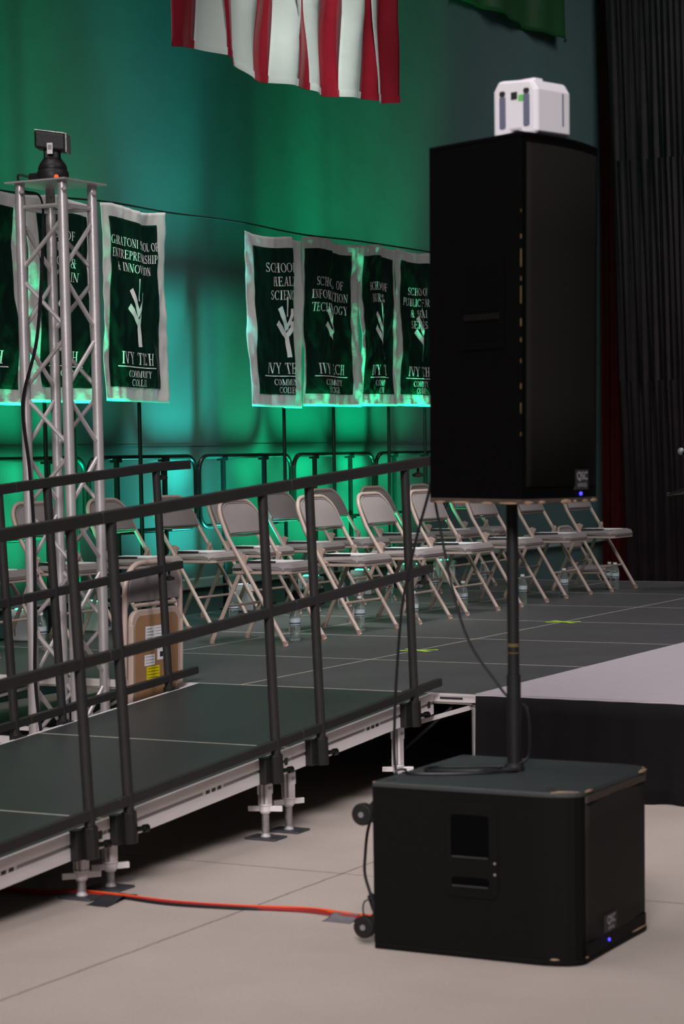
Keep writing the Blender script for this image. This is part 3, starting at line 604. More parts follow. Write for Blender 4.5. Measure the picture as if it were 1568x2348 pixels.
# ------------------------------------------------------------------ water bottles
def make_bottle():
    t = thing('water_bottle', 'x', 'bottle')
    b = MB().lathe([(.026, 0), (.0315, .006), (.0315, .018), (.029, .024), (.0315, .030), (.0295, .040), (.0315, .050), (.0295, .060), (.0315, .070), (.0295, .080), (.0320, .092), (.0320, .140), (.028, .155), (.019, .178), (.0125, .188), (.0125, .194)], (0, 0, 0), 16).build('bottle_body', M_glass, t, smooth=True)
    MB().lathe([(.0325, .092), (.0325, .128)], (0, 0, 0), 16).build('label', M_blabel, t, smooth=True)
    MB().lathe([(.0327, .096), (.0327, .104)], (0, 0, 0), 16).build('label_band', M_bband, t, smooth=True)
    MB().lathe([(.0150, .192), (.0150, .207)], (0, 0, 0), 12).build('cap', M_cap, t, smooth=True)
    return t
bp0 = make_bottle()
BOT = [(-.924, 2.135, 'half hidden by the middle ramp rail, below the first front row seat'), (-.896, 2.862, 'below the second front row seat'), (-.777, 3.338, 'behind the railing post by the third front row seat'),
       (-.93, 4.372, 'below the fourth front row seat'), (-.846, 5.147, 'just right of the speaker pole'), (-.861, 5.918, 'below the sixth front row seat'), (-.79, 6.733, 'by the last chair of the front row'),
       (-1.99, 1.184, 'on the stage floor behind the truss tower'), (-1.878, 3.039, 'beside the bluish lit uplight box'), (-1.866, 4.434, 'below the sixth back row seat'), (-1.844, 5.097, 'below the seventh back row seat'), (-1.83, 5.78, 'below the eighth back row seat'), (-1.828, 6.633, 'below the ninth back row seat'), (-1.85, 7.25, 'below the tenth back row seat')]
for i, (x, y, l) in enumerate(BOT):
    o = bp0 if i == 0 else copy_tree(bp0); o.location = (x, y, HS); o.rotation_euler = (0, 0, i*1.1); o['label'] = 'clear water bottle '+l; o['group'] = 'water bottles under the chairs'
o = copy_tree(bp0); o.location = (-.86, 6.80, HS); o['label'] = 'second clear water bottle standing right behind the one by the last front row chair'; o['group'] = 'water bottles under the chairs'

# ------------------------------------------------------------------ battery uplights
def make_uplight(name='uplight'):
    t = thing(name, 'x', 'uplight')
    sh = MB(); pr = [(-.058, 0), (-.020, 0), (-.012, .018), (.012, .018), (.020, 0), (.058, 0), (.066, .012), (.066, .150), (.050, .186), (-.050, .196), (-.066, .160), (-.066, .012)]
    sh.prism(pr, -.085, .085, 'x'); b = sh.build('housing', M_white, t, bevel=.010)
    for q in (-1, 1):
        MB().prism(rrect(q*.036-.009, q*.036+.009, .03, .140, .006, 3), .0852, .0875, 'x').build('groove', M_whited, b)
        MB().prism(rrect(q*.036-.008, q*.036+.008, .140, .158, .006, 3), .0852, .0885, 'x').build('screw_recess', M_ink, b)
    MB().box(.0852, .087, -.010, .008, .125, .150).build('socket', M_ink, b)
    MB().box(.0852, .087, .012, .026, .118, .138).build('sticker', M_grnlabel, b)
    [MB().box(-.046, -.040, min(q*.0650, q*.0672), max(q*.0650, q*.0672), .035, .145).build('seam', M_whited, b) for q in (-1, 1)]
    MB().prism(rrect(-.022, .022, .188, .204, .005, 3), -.02, .02, 'x').build('top_latch', M_white, t, bevel=.003)
    return t
up0 = make_uplight()
for i, (y, c, pw_) in enumerate(UPLIGHTS):
    o = copy_tree(up0); o.location = (-2.430, y, HS); o.rotation_euler = (0, 0, [.3, -.2, .5, .1, .25, -.1, .3][i]); o.scale = (.95, .95, .95)
    tint = 'bluish' if c == TEAL else 'green'
    o['label'] = 'white battery uplight box glowing '+tint+', '+ORD[i]+' from the left along the stage edge'; o['group'] = 'uplight boxes along the back edge of the stage'
    MB().prism(rrect(-.050, .050, -.042, .042, .01, 3), .1935, .200).build('lens', M_lens_b if c == TEAL else M_lens_g, o)
# the one standing on the tall loudspeaker
bxr = math.radians(30)
up0.location = (2.516, -2.411, 2.407); up0.rotation_euler = (0, 0, math.radians(-106)); up0.scale = (.95, 1.28, .86)
up0['label'] = 'white plastic box with a green sticker lying on top of the tall loudspeaker'
if 'group' in up0: del up0['group']

# small black gear on the stage
g1 = thing('power_box', 'small black box with a green light beside the truss tower', 'box', (-.62, .14, HS)); gl = g1.location.copy()
gb = MB(gl).box(-.66, -.58, .08, .18, HS, HS+.075).build('housing', M_blk, g1, bevel=.004); MB(gl).tube([(-.5795, .10, HS+.02), (-.577, .10, HS+.02)], .005, 8).build('lamp', M_grn, g1)
g2 = thing('cable_box', 'black junction box with a yellow green light behind the front row', 'box', (-2.30, 4.72, HS)); gl = g2.location.copy()
MB(gl).box(-2.36, -2.22, 4.60, 4.84, HS, HS+.11).build('housing', M_blk, g2, bevel=.006); MB(gl).tube([(-2.2195, 4.70, HS+.09), (-2.216, 4.70, HS+.09)], .008, 8).build('lamp', M_lime, g2)

# ------------------------------------------------------------------ guard rails at the back edge of the stage
def make_guard():
    t = thing('guard_rail', 'x', 'guard rail'); L_, z0, z1, r = 1.24, .575, 1.045, .10
    pts = rrect(0.02, 0.02+L_, z0, z1, r, 6); pts = [(0, y, z) for y, z in pts]; pts.append(pts[0])
    MB().tube(pts, .0165, 10, cap=False).build('hoop', M_gtube, t, smooth=True)
    for y in (.33, .88):
        l = MB().bar((0, y, -.10), (-.0, y, z1), .028, .028, (1, 0, 0)).build('leg', M_gtube, t, bevel=.004)
        MB().box(-.03, .022, y-.03, y+.03, z1-.03, z1-.005).build('weld_collar', M_gtube, l)
        MB().box(-.03, .030, y-.03, y+.03, z0-.012, z0+.012).build('weld_collar', M_gtube, l)
        MB().box(-.02, .05, y-.05, y+.05, .0008, .010).build('stage_clamp', M_blk, l)
    return t
gp = make_guard()
for i in range(7):
    o = gp if i == 0 else copy_tree(gp); y0 = -1.28+1.28*i; o.location = (-2.625, y0, HS)
    o['label'] = 'black tube guard rail, '+ORD[i]+' from the left along the back stage edge'; o['group'] = 'guard rails along the back stage edge'
for i, y in enumerate((2.20, 2.50, 3.22, 5.08, 5.82, 6.72, 7.36)):
    y = -8.533+.9868*(y+8.533); xp = -2.56
    t = MB((xp, y, HS)); t.tube([(xp, y, HS+.0), (xp, y, HS+1.45), (xp-.006, y-.004, 2.6)], [.015, .0125, .010], 8)
    tag(t.build('banner_pole', M_gtube, smooth=True), 'thin black pole below the banners, '+ORD[i]+' of them from the left', 'pole', 'banner poles')
tag(MB((-2.50, 4, 3.0)).tube(spline([(-2.50, -8.533+.9714*(y+8.533), 1.4785+.9714*(z-1.4785)) for y, z in ((.2, 3.05), (2.0, 3.04), (3.0, 3.075), (3.7, 3.07), (4.6, 3.085), (5.5, 3.07), (6.4, 3.09), (8.0, 3.10), (9.5, 3.12))], 8), .006, 6).build('hanging_wire', M_cable), 'thin black wire stretched along the tops of the banners', 'wire')

# ------------------------------------------------------------------ banners
def banner(idx, yl, yr, zb, zt, knots, fold, lines, lh, where, seed, lower=None):
    yl, yr = [-8.533+.9714*(y+8.533) for y in (yl, yr)]; zb, zt = [1.4785+.9714*(z-1.4785) for z in (zb, zt)]
    W = yr-yl; H = zt-zb; c = Vector((XB, (yl+yr)/2, zb))
    t = thing('school_banner', where, 'banner', c, 'school banners on the back wall')
    rnd = random.Random(seed); ph = [rnd.uniform(0, 6.28) for _ in range(8)]
    sag = [rnd.uniform(-.012, .012) for _ in range(4)]
    def surf(s, v, off=0.0):
        u = pw(knots, s)
        x = fold*(u*1.0 - 0) ; dx = 0.0
        # sawtooth depth: slow rise towards the hall, quick fall where the cloth folds back
        k = [kk for kk in knots]
        (sa, ua), (sb, ub) = FB[idx]
        if s <= sa: dx = fold*(ua and u/ua*.5)
        elif s <= sb: dx = fold*(.5-1.0*(s-sa)/(sb-sa))
        else: dx = fold*(-.5+.5*(u-ub)/(1-ub))
        wv = .005*math.sin(9*u+ph[0]+2.0*v)+.003*math.sin(17*u-5*v+ph[1])+.003*math.sin(11*v+6*u+ph[2])
        nz = .020*noise.noise(Vector((u*W*7, v*H*3.2, seed*3.1)))+.009*noise.noise(Vector((u*W*15+v*6, v*H*8-u*9, seed*1.7)))
        y = yl+W*u+sag[0]*math.sin(3.0*v*PI+ph[3])+.010*math.sin(5*v+ph[4])*(1-2*u)
        z = zb+H*v+(.012*math.sin(u*2.2*PI+ph[5])*(v)+sag[1]*u)
        return Vector((XB+dx+wv+nz+off, y, z))
    MB(c).grid(lambda a, b: surf(a, b), 60, 60).build('white_border', M_bwhite, t, smooth=True, solid=.002)
    s0, s1, v0, v1 = .105, .895, .075, .935
    pnl = MB(c).grid(lambda a, b: surf(lerp(s0, s1, a), lerp(v0, v1, b), .004), 60, 60).build('green_panel', M_bgreen, t, smooth=True)
    CW = .80                                       # cloth width in metres along s
    fn = lambda a, b: surf(.5+a/CW, b/H, .0075)
    m = MB(c)
    y0 = .82*H
    for k, ln in enumerate(lines):
        if ln: write(m, ln, 0, y0-k*lh*1.47-lh*.5, lh, fn, maxw=CW*.79)
    m.build('title_lettering', M_letter, pnl); m = MB(c)
    write(m, 'IVY TECH', 0.0, .232, .074, fn, maxw=.47); write(m, 'COMMUNITY', .02, .152, .042, fn, maxw=.41); write(m, 'COLLEGE', .02, .098, .042, fn, maxw=.29)
    m.grid(lambda a, b: fn(lerp(-.235, .235, a), .212+b*.006), 24, 1)
    m.build('college_lettering', M_letter, pnl)
    e = MB(c); e0, eh = .345, .34*H
    def stroke(pts, w0, w1):
        k = 12; vs = []
        P = [lerp(Vector(pts[i]), Vector(pts[i+1]), j/k) for i in range(len(pts)-1) for j in range(k)]+[Vector(pts[-1])]
        for i, p in enumerate(P):
            d = (P[min(i+1, len(P)-1)]-P[max(i-1, 0)]).normalized(); nn = Vector((-d.y, d.x))*(lerp(w0, w1, i/(len(P)-1))/2)
            for q in (p+nn, p-nn): vs.append(fn(q.x*eh, e0+q.y*eh))
        e.add(vs, [(2*i, 2*i+1, 2*i+3, 2*i+2) for i in range(len(P)-1)])
    stroke([(.06, 0), (.04, .34), (-.26, .60)], .10, .11); stroke([(.04, .36), (.16, .50), (.15, .62)], .09, .09)
    stroke([(.04, .47), (-.20, .86)], .09, .10); stroke([(.03, .52), (.17, .74), (.16, .84)], .07, .07); stroke([(.02, .70), (-.01, 1.04)], .035, .05)
    e.build('tree_emblem', M_letter, pnl)
FB = {1: ((.55, .55), (.64, .58)), 2: ((.42, .47), (.56, .50)), 3: ((.55, .57), (.66, .63)), 4: ((.60, .715), (.80, .735)), 5: ((.47, .48), (.58, .54)), 6: ((.50, .60), (.68, .68)), 7: ((.50, .50), (.60, .53))}
KN = {1: [(0, 0), (.55, .55), (.64, .58), (.9, .88), (1, 1)], 2: [(0, 0), (.1, .14), (.42, .47), (.56, .50), (.9, .88), (1, 1)], 3: [(0, 0), (.1, .085), (.55, .57), (.66, .63), (.9, .88), (1, 1)],
      4: [(0, 0), (.105, .125), (.60, .715), (.80, .735), (.895, .875), (1, 1)], 5: [(0, 0), (.105, .03), (.47, .48), (.58, .54), (.895, .86), (1, 1)], 6: [(0, 0), (.105, .09), (.5, .60), (.68, .68), (.895, .93), (1, 1)], 7: [(0, 0), (.105, .10), (.5, .5), (.6, .53), (.895, .91), (1, 1)]}
banner(1, 1.26, 2.10, 1.80, 3.03, KN[1], 0.04, ['SCHOOL OF', 'ARTS,', 'SCIENCES &', 'EDUCATION'], 0.054, 'green school banner cut off by the left picture edge', 1)
banner(2, 2.10, 2.84, 1.81, 3.045, KN[2], 0.05, ['SCHOOL OF', 'BUSINESS,', 'LOGISTICS &', 'SUPPLY CHAIN'], 0.054, 'green school banner mostly hidden behind the truss tower', 2)
banner(3, 2.90, 3.63, 1.83, 3.055, KN[3], 0.018, ['GARATONI SCHOOL OF', 'ENTREPRENEURSHIP', '& INNOVATION'], 0.052, 'green banner with entrepreneurship and innovation lettering, right of the truss tower', 3)
banner(4, 4.66, 5.44, 1.815, 3.02, KN[4], 0.1, ['SCHOOL OF', 'HEALTH', 'SCIENCES'], 0.064, 'green health sciences banner with a deep fold, left end of the right group', 4)
banner(5, 5.45, 6.32, 1.825, 3.05, KN[5], 0.035, ['', 'SCHOOL OF', 'INFORMATION', 'TECHNOLOGY'], 0.062, 'green information technology banner between the health and nursing ones', 5)
banner(6, 6.32, 6.93, 1.835, 3.065, KN[6], 0.03, ['', 'SCHOOL OF', 'NURSING'], 0.06, 'narrow green nursing banner left of the last banner before the loudspeaker', 6)
banner(7, 6.94, 7.78, 1.845, 3.07, KN[7], 0.03, ['', 'SCHOOL OF', 'PUBLIC AFFAIRS', '& SOCIAL', 'SERVICES'], 0.058, 'green public affairs banner running behind the tall loudspeaker', 7)

# ------------------------------------------------------------------ flags
fx = -1.20
fb = [3.955, 4.21, 4.487, 4.735, 5.03, 5.243, 5.508, 5.768, 6.02, 6.262, 6.543, 6.782, 7.035, 7.27]
fz = [4.187, 4.215, 4.20, 4.175, 4.12, 4.125, 4.132, 4.145, 4.148, 4.162, 4.183, 4.198, 4.218, 4.25]
fb = [-8.533+.799*(y+8.533) for y in fb]; fz = [1.4785+.799*(z-1.4785) for z in fz]
cF = Vector((fx, 2.8, 3.62))
fl_ = MB(cF)
def fsurf(s, v):
    i = s*13; k = min(int(i), 12); t = i-k; y = lerp(fb[k], fb[k+1], t); z0 = lerp(fz[k], fz[k+1], t)
    h = v*1.9; x = fx+.035*math.sin(y*7.5+.5*h)+.022*math.sin(y*17-1.2*h+1)+.012*noise.noise(Vector((y*6, h*2.5, 2)))+.02*v
    return Vector((x, y+.05*math.sin(h*4.2+k*1.3)*min(1, h*2)*(1 if 0 < k < 13 else .4)+.03*noise.noise(Vector((k*1.7, h*2, 9))), z0+h))
for k in range(13):
    fl_.cur = k % 2
    fl_.grid(lambda a, b, k=k: fsurf((k+a)/13, b), 10, 60)
flag = fl_.build('striped_flag', M_fred, smooth=True, mats=[M_fred, M_fwhite], solid=.002)
tag(flag, 'large flag with red and white satin stripes hanging upright at the top', 'flag')
hm = MB(cF)
for k in range(13):
    hm.cur = k % 2
    hm.grid(lambda a, b, k=k: fsurf((k+a)/13, b*.022)+Vector((.006, 0, 0)), 10, 2)
hm.build('hem', M_fred, flag, mats=[M_fred, M_fwhite])
fp = MB(cF).tube([(fx+.01, fb[0]-.1, fz[0]+1.90), (fx+.01, fb[-1]+.1, fz[-1]+1.92)], .022, 10)
for q in (fb[0]+.2, fb[-1]-.2): fp.tube([(fx+.01, q, fz[0]+1.92), (fx+.01, q, 9.5)], .004, 6)
fp.build('hanging_pole', M_blk, flag, smooth=True)
fx = -2.87; cG = Vector((fx, 9.5, 5.25)); fg = MB(cG)
def gsurf(s, v):
    y = lerp(8.50, 10.82, s)+.03*math.sin(v*9+s*5)+.14*v*s*s; return Vector((fx+.04*math.sin(y*5.5+v)+.02*math.sin(y*13), y, 5.285+.01*math.sin(y*3)+1.3*v))
fgo = fg.grid(gsurf, 70, 30).build('green_flag', M_fgreen, smooth=True, solid=.002); tag(fgo, 'dark green flag corner hanging at the top right of the wall', 'flag')
MB(cG).tube([(fx+.02, 10.80, 5.275), (fx+.02, 10.825, 5.30)], .012, 6).build('corner_clip', M_ink, fgo)

# ------------------------------------------------------------------ curtains at the far end
def curtain(name, x0, x1, y, period, amp, m, label, slant=0.0):
    q = MB(((x0+x1)/2, y, 0))
    def f(u, v):
        x = lerp(x0+slant*(1-v), x1, u); p = x*2*PI/period
        return (x, y-amp*(math.sin(p+.8*math.sin(x*2.3))+.35*math.sin(2.3*p+1)), .01+v*8.5)
    q.grid(f, 520, 4); return tag(q.build(name, m, smooth=True, solid=.004), label, 'curtain')
curtain('stage_curtain', -2.97, -1.4, 11.95, .22, .045, M_maroon, 'dark maroon curtain edge beside the green wall')
curtain('backdrop_curtain', -2.89, 5.0, 11.70, .135, .032, M_drape, 'black pleated curtain behind the far end of the stage', .30)

# ------------------------------------------------------------------ things at the right picture edge
mc = Vector((-.10, 7.05, HS))
ms = thing('microphone_stand', 'silver ball microphone on a stand at the right picture edge', 'microphone', mc)
mp_ = Vector((-.385, 7.05, 1.450))
MB(mc).lathe([(.002, -.026), (.018, -.018), (.026, 0), (.022, .016), (.012, .026)], mp_, 14).build('microphone_head', M_bald, ms, smooth=True)
MB(mc).tube([mp_+Vector((.018, 0, -.008)), mp_+Vector((.17, .0, -.05))], [.017, .010], 10).build('microphone_body', M_blk, ms, smooth=True)
MB(mc).tube([mp_+Vector((.13, 0, -.045)), mp_+Vector((.20, 0, -.14)), Vector((mc.x+.0, mc.y, 1.3)), Vector((mc.x, mc.y, HS+.015))], .010, 8).build('pole', M_blk, ms)
MB(mc).lathe([(.13, 0), (.13, .010), (.03, .022)], mc, 20).build('base', M_blk, ms)
sc_ = Vector((-.02, 6.75, HS))
sd = thing('music_stand', 'black music desk with a tilted top below the microphone', 'music stand', sc_)
MB(sc_).hexa([(-.36, 6.70, 1.130), (.22, 6.70, 1.262), (.22, 6.99, 1.262), (-.36, 6.99, 1.130), (-.37, 6.70, 1.142), (.20, 6.70, 1.335), (.20, 6.99, 1.335), (-.37, 6.99, 1.142)]).build('desk', M_blk, sd)
MB(sc_).box(-.378, -.345, 6.73, 6.76, 1.126, 1.150).build('worn_corner', M_alud, sd)
MB(sc_).tube([(-.02, 6.88, HS+.02), (-.02, 6.88, 1.24)], .014, 10).build('pole', M_blk, sd); MB(sc_).lathe([(.17, 0), (.17, .012), (.03, .03)], (-.02, 6.88, HS), 18).build('base', M_blk, sd)
tc0 = Vector((.10, 7.25, HS)); tb_ = thing('side_table', 'dark side table whose edge shows below the music desk', 'table', tc0)
MB(tc0).box(-.27, .45, 7.10, 7.45, .795, .820).build('top', M_drape, tb_)
MB(tc0).box(-.235, .43, 7.12, 7.43, .735, .795).build('apron', M_ink, tb_)
for x in (-.12, .40):
    for y in (7.26, 7.40): MB(tc0).tube([(x, y, HS), (x, y, .735)], .016, 8).build('leg', M_blk, tb_)

# ------------------------------------------------------------------ subwoofer
sx0, sx1, sy0, sy1, sz = 2.173, 2.826, -2.850, -2.232, .505
sw = thing('subwoofer', 'large black subwoofer box on the concrete floor with casters on its back', 'loudspeaker', ((sx0+sx1)/2, (sy0+sy1)/2, 0)); swo = sw.location.copy()
def foot(o=0.0):
    near = [(lerp(2.690, 2.822, 1-math.cos(math.radians(a))) if 0 else 2.690+.132*math.sin(math.radians(a)), sy0+.070*(1-math.cos(math.radians(a)))) for a in range(0, 91, 15)]
    return near
near = foot(); near = near[:-1]+[(2.822, -2.780)]
far = [(x, sy0+sy1-y) for x, y in reversed(near)]
far = [(x, y) for x, y in far]
poly = [(sx0, sy0)]+near+far+[(sx0, sy1)]
MB(swo).prism(poly, .018, sz-.016).build('cabinet', M_cab, sw)
ex = lambda d: [(x+(d if x > 2.5 else -0), y-(d*.6 if y < -2.6 else -d*.6)) for x, y in poly]
MB(swo).prism(ex(.004), sz-.016, sz).build('top_panel', mat('sub_top_sheen', (0.036, 0.041, 0.043), 0.40, 0, 0.5, 0.15, 30, 0.3, 380), sw, bevel=.004)  # lighter teal base paints in the green wall's reflection on the top
MB(swo).prism(ex(.004), .0, .018).build('bottom_panel', M_cab, sw, bevel=.004)
gy0, gy1 = -2.778, -2.304
def grille_mat():
    m = bpy.data.materials.new('perforated_grille'); m.use_nodes = True; nt = m.node_tree; b = nt.nodes['Principled BSDF']; N, L = nt.nodes.new, nt.links.new
    tc = N('ShaderNodeTexCoord'); mp = N('ShaderNodeMapping'); mp.inputs['Scale'].default_value = (0, 120, 120); mp.inputs['Rotation'].default_value = (math.radians(45), 0, 0); L(tc.outputs['Object'], mp.inputs[0])
    ck = N('ShaderNodeTexVoronoi'); ck.inputs['Scale'].default_value = 1.0; ck.inputs['Randomness'].default_value = 0.0; L(mp.outputs[0], ck.inputs['Vector'])
    rp = N('ShaderNodeValToRGB'); rp.color_ramp.elements[0].position = .30; rp.color_ramp.elements[0].color = (0.004, .0036, .0034, 1); rp.color_ramp.elements[1].position = .40; rp.color_ramp.elements[1].color = (.020, .017, .0145, 1)
    L(ck.outputs['Distance'], rp.inputs[0]); L(rp.outputs[0], b.inputs['Base Color']); b.inputs['Roughness'].default_value = .7; b.inputs['Specular IOR Level'].default_value = .2; return m
M_perf = grille_mat()
gr = MB(swo)
def gsf(u, v):
    y = lerp(gy0, gy1, u); return Vector((2.8225+.006*math.sin(PI*u), y, lerp(.060, sz-.034, v)))
gr.grid(gsf, 12, 4); g_ = gr.build('grille', M_perf, sw, smooth=True, solid=.002)
MB(swo).hexa([(2.822, gy0, sz-.036), (2.829, gy0, sz-.036), (2.829, gy1, sz-.036), (2.822, gy1, sz-.036), (2.822, gy0, sz-.016), (2.829, gy0, sz-.016), (2.829, gy1, sz-.016), (2.822, gy1, sz-.016)]).build('worn_front_lip', M_wornd, sw)
MB(swo).box(2.822, 2.828, gy0, gy1, .018, .060).build('front_plinth', M_cab, sw)
def chips(lst, par, o, m=M_worn):
    for a, b, r in lst: MB(o).tube([a, lerp(Vector(a), Vector(b), .3), lerp(Vector(a), Vector(b), .7), b], [r*.4, r, r*.8, r*.3], 6).build('worn_chip', m, par)
chips([((2.745, -2.846, sz-.001), (2.815, -2.806, sz-.001), .004), ((2.826, -2.785, sz-.002), (2.829, -2.74, sz-.002), .004), ((2.829, -2.36, sz-.003), (2.828, -2.297, sz-.003), .006), ((2.820, -2.290, sz-.001), (2.80, -2.265, sz-.001), .003), ((2.176, -2.85, sz-.002), (2.183, -2.852, sz-.001), .003),
       ((2.74, -2.848, .020), (2.765, -2.838, .020), .003), ((2.829, -2.42, .022), (2.829, -2.30, .022), .003), ((2.828, -2.79, .022), (2.829, -2.775, .022), .003)], sw, swo)
# handle plate in the near side
hp = MB(swo); ring_o = rrect(2.412, 2.580, .180, .460, .022, 5)
hp.prism(ring_o, sy0-.004, sy0, 'y'); hpo = hp.build('handle_plate', M_cab, sw, bevel=.002)
for z0, z1 in ((.300, .425), (.214, .241)):
    MB(swo).prism(rrect(2.432, 2.553, z0, z1, .010, 4), sy0-.0052, sy0-.004, 'y').build('handle_recess_shade', M_recess_shade, hpo)  # flat black patch, the hollow's shade painted on the plate
    MB(swo).tube([(2.436, sy0-.006, z0), (2.55, sy0-.006, z0)], .003, 6).build('recess_lip', mat('dark_plastic_lip', (.03, .028, .03), .3), hpo)
for z in (.288, .255): MB(swo).tube([(2.572, sy0-.004, z), (2.572, sy0-.0065, z)], .004, 8).build('screw', M_zinc, hpo)
for x, y in ((2.21, -2.80), (2.20, -2.27), (2.72, -2.79), (2.735, -2.27)):
    MB(swo).lathe([(.016, 0), (.016, .0012)], (x, y, sz), 12).build('foot_recess', M_ink, sw)
MB(swo).lathe([(.030, 0), (.030, .006), (.022, .010)], (2.475, -2.49, sz), 16).build('pole_cup', M_rubber, sw)
for zc in (.396, .052):
    for yc in (-2.79, -2.30):
        k = MB(swo); s = 1 if zc > .2 else -1
        k.prism([(sx0, zc-.030 if s > 0 else zc-.018), (sx0, zc+.062 if s > 0 else zc+.075), (sx0-.045, zc+.022), (sx0-.062, zc+.0), (sx0-.05, zc-.016)], yc-.022, yc+.022, 'y'); kb = k.build('caster_bracket', M_rubber, sw, bevel=.003)
        MB(swo).tube([(sx0-.055, yc-.030, zc), (sx0-.055, yc-.002, zc)], .034, 18).build('wheel', M_rubber, kb, bevel=.004)
        MB(swo).tube([(sx0-.055, yc-.033, zc), (sx0-.055, yc-.030, zc)], .009, 10).build('axle', M_alud, kb)
bd = MB(swo).box(2.8285, 2.8315, -2.652, -2.558, .066, .118).build('badge', M_ink, sw)
v, f = flat_text('QSC', .024, (2.8318, -2.605, .100), (0, 1, 0), (0, 0, 1)); MB(swo).add(v, f).build('lettering', M_badge, bd)
v, f = flat_text('KW181', .011, (2.8318, -2.605, .075), (0, 1, 0), (0, 0, 1)); MB(swo).add(v, f).build('lettering', M_badge, bd)
MB(swo).tube([(2.827, -2.614, .040), (2.8315, -2.614, .040)], .0045, 10).build('lamp', M_blue, sw)

# pole between the two boxes
po = Vector((2.475, -2.49, sz+.004)); pl = thing('speaker_pole', 'black pole carrying the tall loudspeaker above the subwoofer', 'pole', po)
MB(po).tube([(2.475, -2.49, sz+.010), (2.475, -2.49, .80)], .0215, 16).build('lower_tube', M_blk, pl, smooth=True)
MB(po).tube([(2.475, -2.49, .78), (2.474, -2.49, 1.322)], .0180, 16).build('upper_tube', M_blk, pl, smooth=True)
MB(po).lathe([(.030, 0), (.030, .012), (.023, .02)], (2.475, -2.49, sz+.004), 16).build('base_flange', M_rubber, pl, smooth=True)
MB(po).tube([(2.475, -2.49, .885), (2.475, -2.49, .895)], .0185, 16).build('height_mark', M_chip, pl)
MB(po).tube([(2.475, -2.49, .865), (2.475, -2.49, .868)], .0185, 16).build('height_mark', M_chip, pl)

# tall loudspeaker
FLp, FRp, RRp, RLp = (2.5989, -2.7040), (2.6537, -2.2574), (2.2408, -2.3376), (2.2177, -2.5262)
kc = Vector((2.475, -2.49, 1.322)); ks = thing('loudspeaker', 'tall black loudspeaker raised on a pole with worn lower edge', 'loudspeaker', kc)
def kp(fr, dp):                                    # fr 0..1 across the front, dp 0..1 from front to back
    a = Vector(FLp).lerp(Vector(FRp), fr); b = Vector(RLp).lerp(Vector(RRp), fr); return a.lerp(b, dp)
fl2 = Vector(FLp); fdir = (Vector(FRp)-fl2).normalized(); bdir = Vector((fdir.y*-1, fdir.x))
bow = [kp(t, 0)-bdir*(.030*math.sin(PI*t)) for t in [i/10 for i in range(11)]]
kpoly = [tuple(p) for p in bow]+[RRp, RLp]
KB, KT = 1.322, 2.389
MB(kc).prism(kpoly, KB+.014, KT-.014).build('cabinet', M_cabs, ks, smooth=True)
kx = [tuple((Vector(p)-Vector((2.45, -2.46)))*1.008+Vector((2.45, -2.46))) for p in kpoly]
MB(kc).prism(kx, KT-.014, KT).build('top_panel', M_cabs, ks, bevel=.004); MB(kc).prism(kx, KB, KB+.014).build('bottom_panel', M_wornd, ks, bevel=.003)
gq = MB(kc); gq.grid(lambda u, v: (*(kp(lerp(.035, .965, u), 0)-bdir*(.030*math.sin(PI*lerp(.035, .965, u))+.004)), lerp(KB+.050, KT-.03, v)), 16, 4); gq.build('grille', M_grille, ks, smooth=True, solid=.002)
def kside(dp, z, off=0.0):                         # point on the near side face
    p = Vector(FLp).lerp(Vector(RLp), dp); d = (Vector(RLp)-Vector(FLp)).normalized(); nrm = Vector((d.y, -d.x)); nrm = nrm if nrm.y < 0 else -nrm
    p = p+nrm*off; return Vector((p.x, p.y, z))
def kquad(d0, d1, z0, z1, off, name, m, par):
    q = MB(kc); q.hexa([kside(d0, z0, 0), kside(d1, z0, 0), kside(d1, z0, off), kside(d0, z0, off), kside(d0, z1, 0), kside(d1, z1, 0), kside(d1, z1, off), kside(d0, z1, off)]); return q.build(name, m, par, bevel=.0008)
h1 = kquad(.18, .64, 1.775, 2.045, .004, 'handle_plate', M_cabs, ks)
kquad(.22, .60, 1.885, 2.030, .0052, 'handle_recess_shade', M_recess_shade, h1); kquad(.24, .58, 1.800, 1.850, .0052, 'handle_recess_shade', M_recess_shade, h1); kquad(.22, .60, 1.860, 1.878, .008, 'grip', M_cab, h1)
for z, ln, r in ((1.52, .010, .0016), (1.585, .030, .0020), (1.655, .016, .0024), (1.73, .012, .0018), (1.79, .012, .0022), (1.835, .022, .0026), (1.90, .050, .0022), (1.965, .012, .0020), (2.005, .050, .0024), (2.085, .012, .0024), (2.16, .008, .0014)):
    MB(kc).tube([kside(0.004, z, .0006), kside(0.004, z+ln, .0006)], r*.8, 6).build('worn_chip', M_chip, ks)
cl = []
for t0, t1, r in ((.02, .10, .004), (.16, .22, .005), (.40, .52, .007), (.56, .60, .004), (.70, .80, .004), (.86, .99, .006)):
    a, b = kp(t0, 0)-bdir*(.030*math.sin(PI*t0)+.004), kp(t1, 0)-bdir*(.030*math.sin(PI*t1)+.004); cl.append(((a.x, a.y, KB+.004), (b.x, b.y, KB+.004), r))
for d0, d1 in ((.04, .22), (.30, .42), (.55, .75), (.82, .94)): cl.append((tuple(kside(d0, KB+.002, .004)), tuple(kside(d1, KB+.002, .004)), .003))
chips(cl, ks, kc)
bp_ = kp(.66, 0)-bdir*(.030*math.sin(PI*.66)+.006); bdn = MB(kc); R_ = Vector((fdir.x, fdir.y, 0)); N_ = Vector((-bdir.x, -bdir.y, 0)); bo = Vector((bp_.x, bp_.y, KB+.068))
bdn.hexa([bo+R_*a*.040+N_*e*.002+Vector((0, 0, b*.030)) for e in (-1, 1) for a, b in ((-1, -1), (1, -1), (1, 1), (-1, 1))]); b2 = bdn.build('badge', M_ink, ks)
